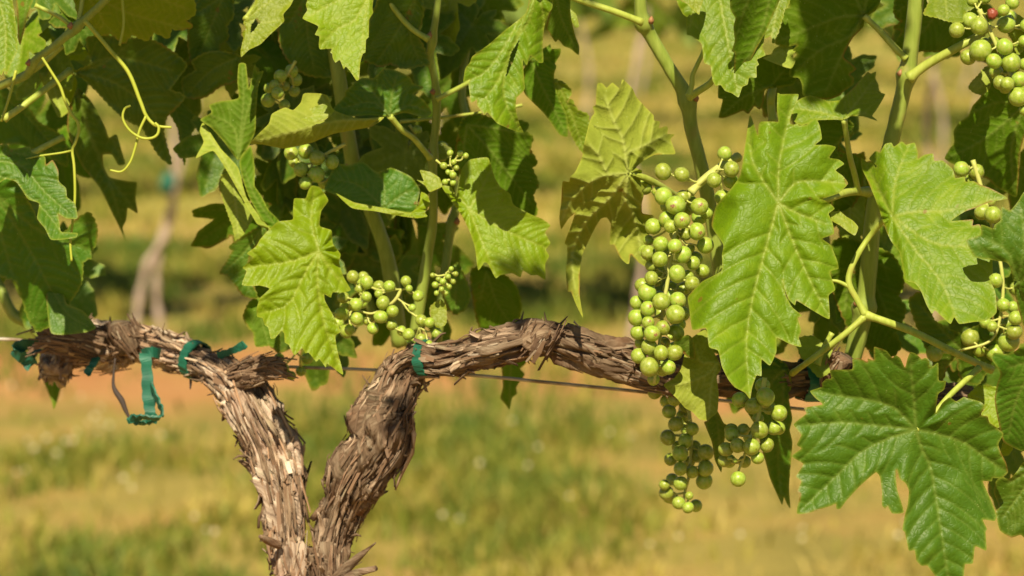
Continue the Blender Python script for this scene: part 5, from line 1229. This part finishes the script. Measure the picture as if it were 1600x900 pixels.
# ------------------------------------------------------------------ unseen upper vine leaves, added along sun rays to shade the dark samples
DARK.extend(P(np.array([70., 95, 120, 150, 180, 90, 130, 165, 555, 515, 520, 648, 640, 1140, 1200, 1250, 1300, 535]), np.array([530., 545, 520, 530, 520, 575, 545, 550, 800, 860, 830, 620, 690, 590, 600, 592, 600, 770]), np.array([2.19] * 8 + [2.1] * 5 + [2.06] * 4 + [2.1])))
LIT.extend(P(np.array([430., 440, 425, 450, 560, 590, 700, 760, 950, 980, 260, 310, 350, 410, 445]), np.array([750., 850, 690, 800, 730, 690, 560, 545, 556, 565, 550, 565, 590, 670, 880]), 2.06))
LITA = np.array(LIT); DARKA = np.array(DARK)
r = np.random.default_rng(23)
placed = 0
cen = []
order = r.permutation(len(DARKA))
shaded = np.zeros(len(DARKA), bool)
for rep in range(40):
    for i in order:
        if shaded[i] or placed >= 90: continue
        s = r.uniform(.10, 1.0)
        c = DARKA[i] + SUN * s + r.normal(0, .008, 3)
        size = r.uniform(.03, .06) if rep < 14 else r.uniform(.016, .034)
        x, y, d = to_px(c)
        if y > -size / (K * d) * 1.05 - 12: continue
        rad = size * .82
        v = LITA - c; along = -(v @ SUN)
        dist = np.linalg.norm(v + along[:, None] * SUN, axis=1)
        if ((dist < rad) & (along > 0)).any(): continue
        nrm = SUN * .9 + r.normal(0, .28, 3) + np.array([0, -.15, 0])
        free_leaf(c, np.array([r.normal(0, .6), -.3, -1]), nrm, size, ('top', 'deep', 'young')[placed % 3], 300 + placed, .2)
        v = DARKA - c; al = -(v @ SUN); dist = np.linalg.norm(v + al[:, None] * SUN, axis=1)
        shaded |= (dist < rad * .6) & (al > 0)
        placed += 1
print('canopy leaves', placed, 'shaded', shaded.mean())

# ------------------------------------------------------------------ wire and ties
def bar(px, d, rpx, mat, name):
    a = np.asarray(px, float)
    V, F = tube_geo(catmull(P(a[:, 0], a[:, 1], np.asarray(d, float) - np.interp(a[:, 0], [800, 1000], [0.085, 0.055])), 8), rpx * K * 2.2, 8)
    return obj(name, V, F, M[mat], None, V[0])
o = bar([(-900, 505), (-100, 527), (60, 534), (300, 560), (430, 572), (560, 577), (720, 585), (860, 598), (1010, 613), (1260, 640), (1700, 685), (2400, 750)], [2.5, 2.36, 2.345, 2.27, 2.25, 2.24, 2.18, 2.18, 2.165, 2.175, 2.2, 2.3], 2.6, 'wire', 'trellis_wire')
tag(o, 'thin rusty trellis wire running under the vine arms', 'wire')

def ribbon(path, width_dir, w, th=.0006):
    """flat plastic strip with thickness"""
    p = catmull(np.asarray(path, float), 6)
    k = np.arange(len(p)); p = p + 0.0003 * np.stack([np.sin(k * 1.3 + p[0, 0] * 90), np.sin(k * .9 + 1), np.sin(k * 1.7 + 2)], 1)
    w = (w * (1 + .12 * np.sin(k * .35 + p[0, 2] * 200)))[:, None]
    wd = np.asarray(width_dir, float)
    wd = wd / np.linalg.norm(wd) if wd.ndim == 1 else wd
    t = np.gradient(p, axis=0); t /= np.linalg.norm(t, axis=1)[:, None] + 1e-12
    W = np.tile(wd, (len(p), 1)); W = W - (np.sum(W * t, 1))[:, None] * t; W /= np.linalg.norm(W, axis=1)[:, None] + 1e-9
    N = np.cross(t, W)
    rows = np.stack([p - W * w - N * th, p + W * w - N * th, p + W * w + N * th, p - W * w + N * th], 1)
    V = rows.reshape(-1, 3); n = len(p)
    F = [(i * 4 + j, i * 4 + (j + 1) % 4, (i + 1) * 4 + (j + 1) % 4, (i + 1) * 4 + j) for i in range(n - 1) for j in range(4)]
    F += [(3, 2, 1, 0), tuple((n - 1) * 4 + j for j in range(4))]
    return V, F

def wrap(W, px, extra, w, turns=1.05):
    x, y, _ = to_px(W['path']); i = int(np.argmin(np.hypot(x - px[0], y - px[1])))
    a = np.linspace(0, 2 * math.pi * turns, 40)
    rr = (np.array([W['Rd'][i, int(q / (2 * math.pi) * W['seg']) % W['seg']] for q in a]) * .3 + W['rad'][i] * .75) + extra
    rr = np.convolve(np.pad(rr, 4, mode='edge'), np.ones(9) / 9, 'valid')
    p = W['path'][i] + (np.cos(a)[:, None] * W['N'][i] + np.sin(a)[:, None] * W['B'][i]) * rr[:, None] + np.outer(np.linspace(-.003, .003, 40), W['t'][i])
    return ribbon(p[::3], W['t'][i], w)

def tie(geos, label):
    g = Geo()
    for V, F in geos: g.add(V, F)
    return tag(g.build('vine_tie', M['tie'], smooth=False), label, 'tie', 'teal plastic ties on the vine')
tie([wrap(WL, (308, 562), .003, .0040), ribbon(P(np.array([340, 358, 372, 383]), np.array([556, 550, 544, 538]), np.array([2.15, 2.145, 2.14, 2.135])), (0, -.4, 1), .0026)], 'teal plastic tie wrapped round the left arm with a short tail')
pl = lambda xs, ys, d: P(np.array(xs, float), np.array(ys, float), np.array(d, float) - .085)
tie([ribbon(pl([227, 229, 231, 233, 234, 238], [553, 572, 600, 625, 642, 655], [2.24] * 6), (1, 0, 0), .0042),
     ribbon(pl([236, 243, 250, 254, 248, 236, 222, 211, 208, 216, 230, 240], [600, 618, 634, 646, 653, 653, 651, 653, 657, 661, 660, 655], [2.235, 2.23, 2.225, 2.22, 2.22, 2.22, 2.22, 2.225, 2.23, 2.235, 2.235, 2.23]), (.3, -1, .5), .0040),
     ribbon(pl([222, 236, 250], [556, 550, 553], [2.25, 2.24, 2.25]), (0, 0, 1), .004)], 'teal plastic tie hanging down in a loop below the left arm')
tie([wrap(WR, (664, 562), .0014, .0034)], 'dark teal tie round the top of the right trunk, under the loose bunch')
tie([ribbon(pl([66, 50, 34, 22, 30, 42, 48], [532, 538, 540, 548, 556, 560, 572], [2.28, 2.275, 2.27, 2.27, 2.27, 2.275, 2.28]), (.2, -.6, 1), .0048), ribbon(pl([60, 48, 40], [545, 555, 572], [2.285, 2.28, 2.28]), (1, -.3, 0), .004)], 'dark shaded tie ends sticking out at the cut left end of the arm')
tie([ribbon(pl([150, 146, 140, 135], [560, 568, 576, 586], [2.27, 2.265, 2.265, 2.265]), (1, -.3, .3), .003)], 'tiny scrap of teal tie under the blackened left arm')
tie([wrap(WR, (1266, 592), .004, .006)], 'teal tie in deep shade on the arm behind the lower right leaf')

m, t, b = nt('dead_tendril'); b.inputs['Base Color'].default_value = (0.05, 0.035, 0.03, 1); b.inputs['Roughness'].default_value = .8; M['dead'] = m
# dead tendrils and threads hanging from the left arm
for px, rr in (([(180, 560), (178, 580), (177, 600), (181, 612), (190, 625), (196, 640), (202, 652), (208, 655)], [1.6, 1.6, 2.6, 4, 4.6, 3.5, 2, 1.4]), ([(298, 590), (298, 600), (297, 608)], [2, 2, 1])):
    a = np.array(px, float); V, F = tube_geo(catmull(P(a[:, 0], a[:, 1], 2.17), 4), np.interp(np.linspace(0, 1, (len(px) - 1) * 4 + 1), np.linspace(0, 1, len(rr)), rr) * K * 2.25, 7); obj('dead_tendril', V, F, M['dead'], VINE, V[0])
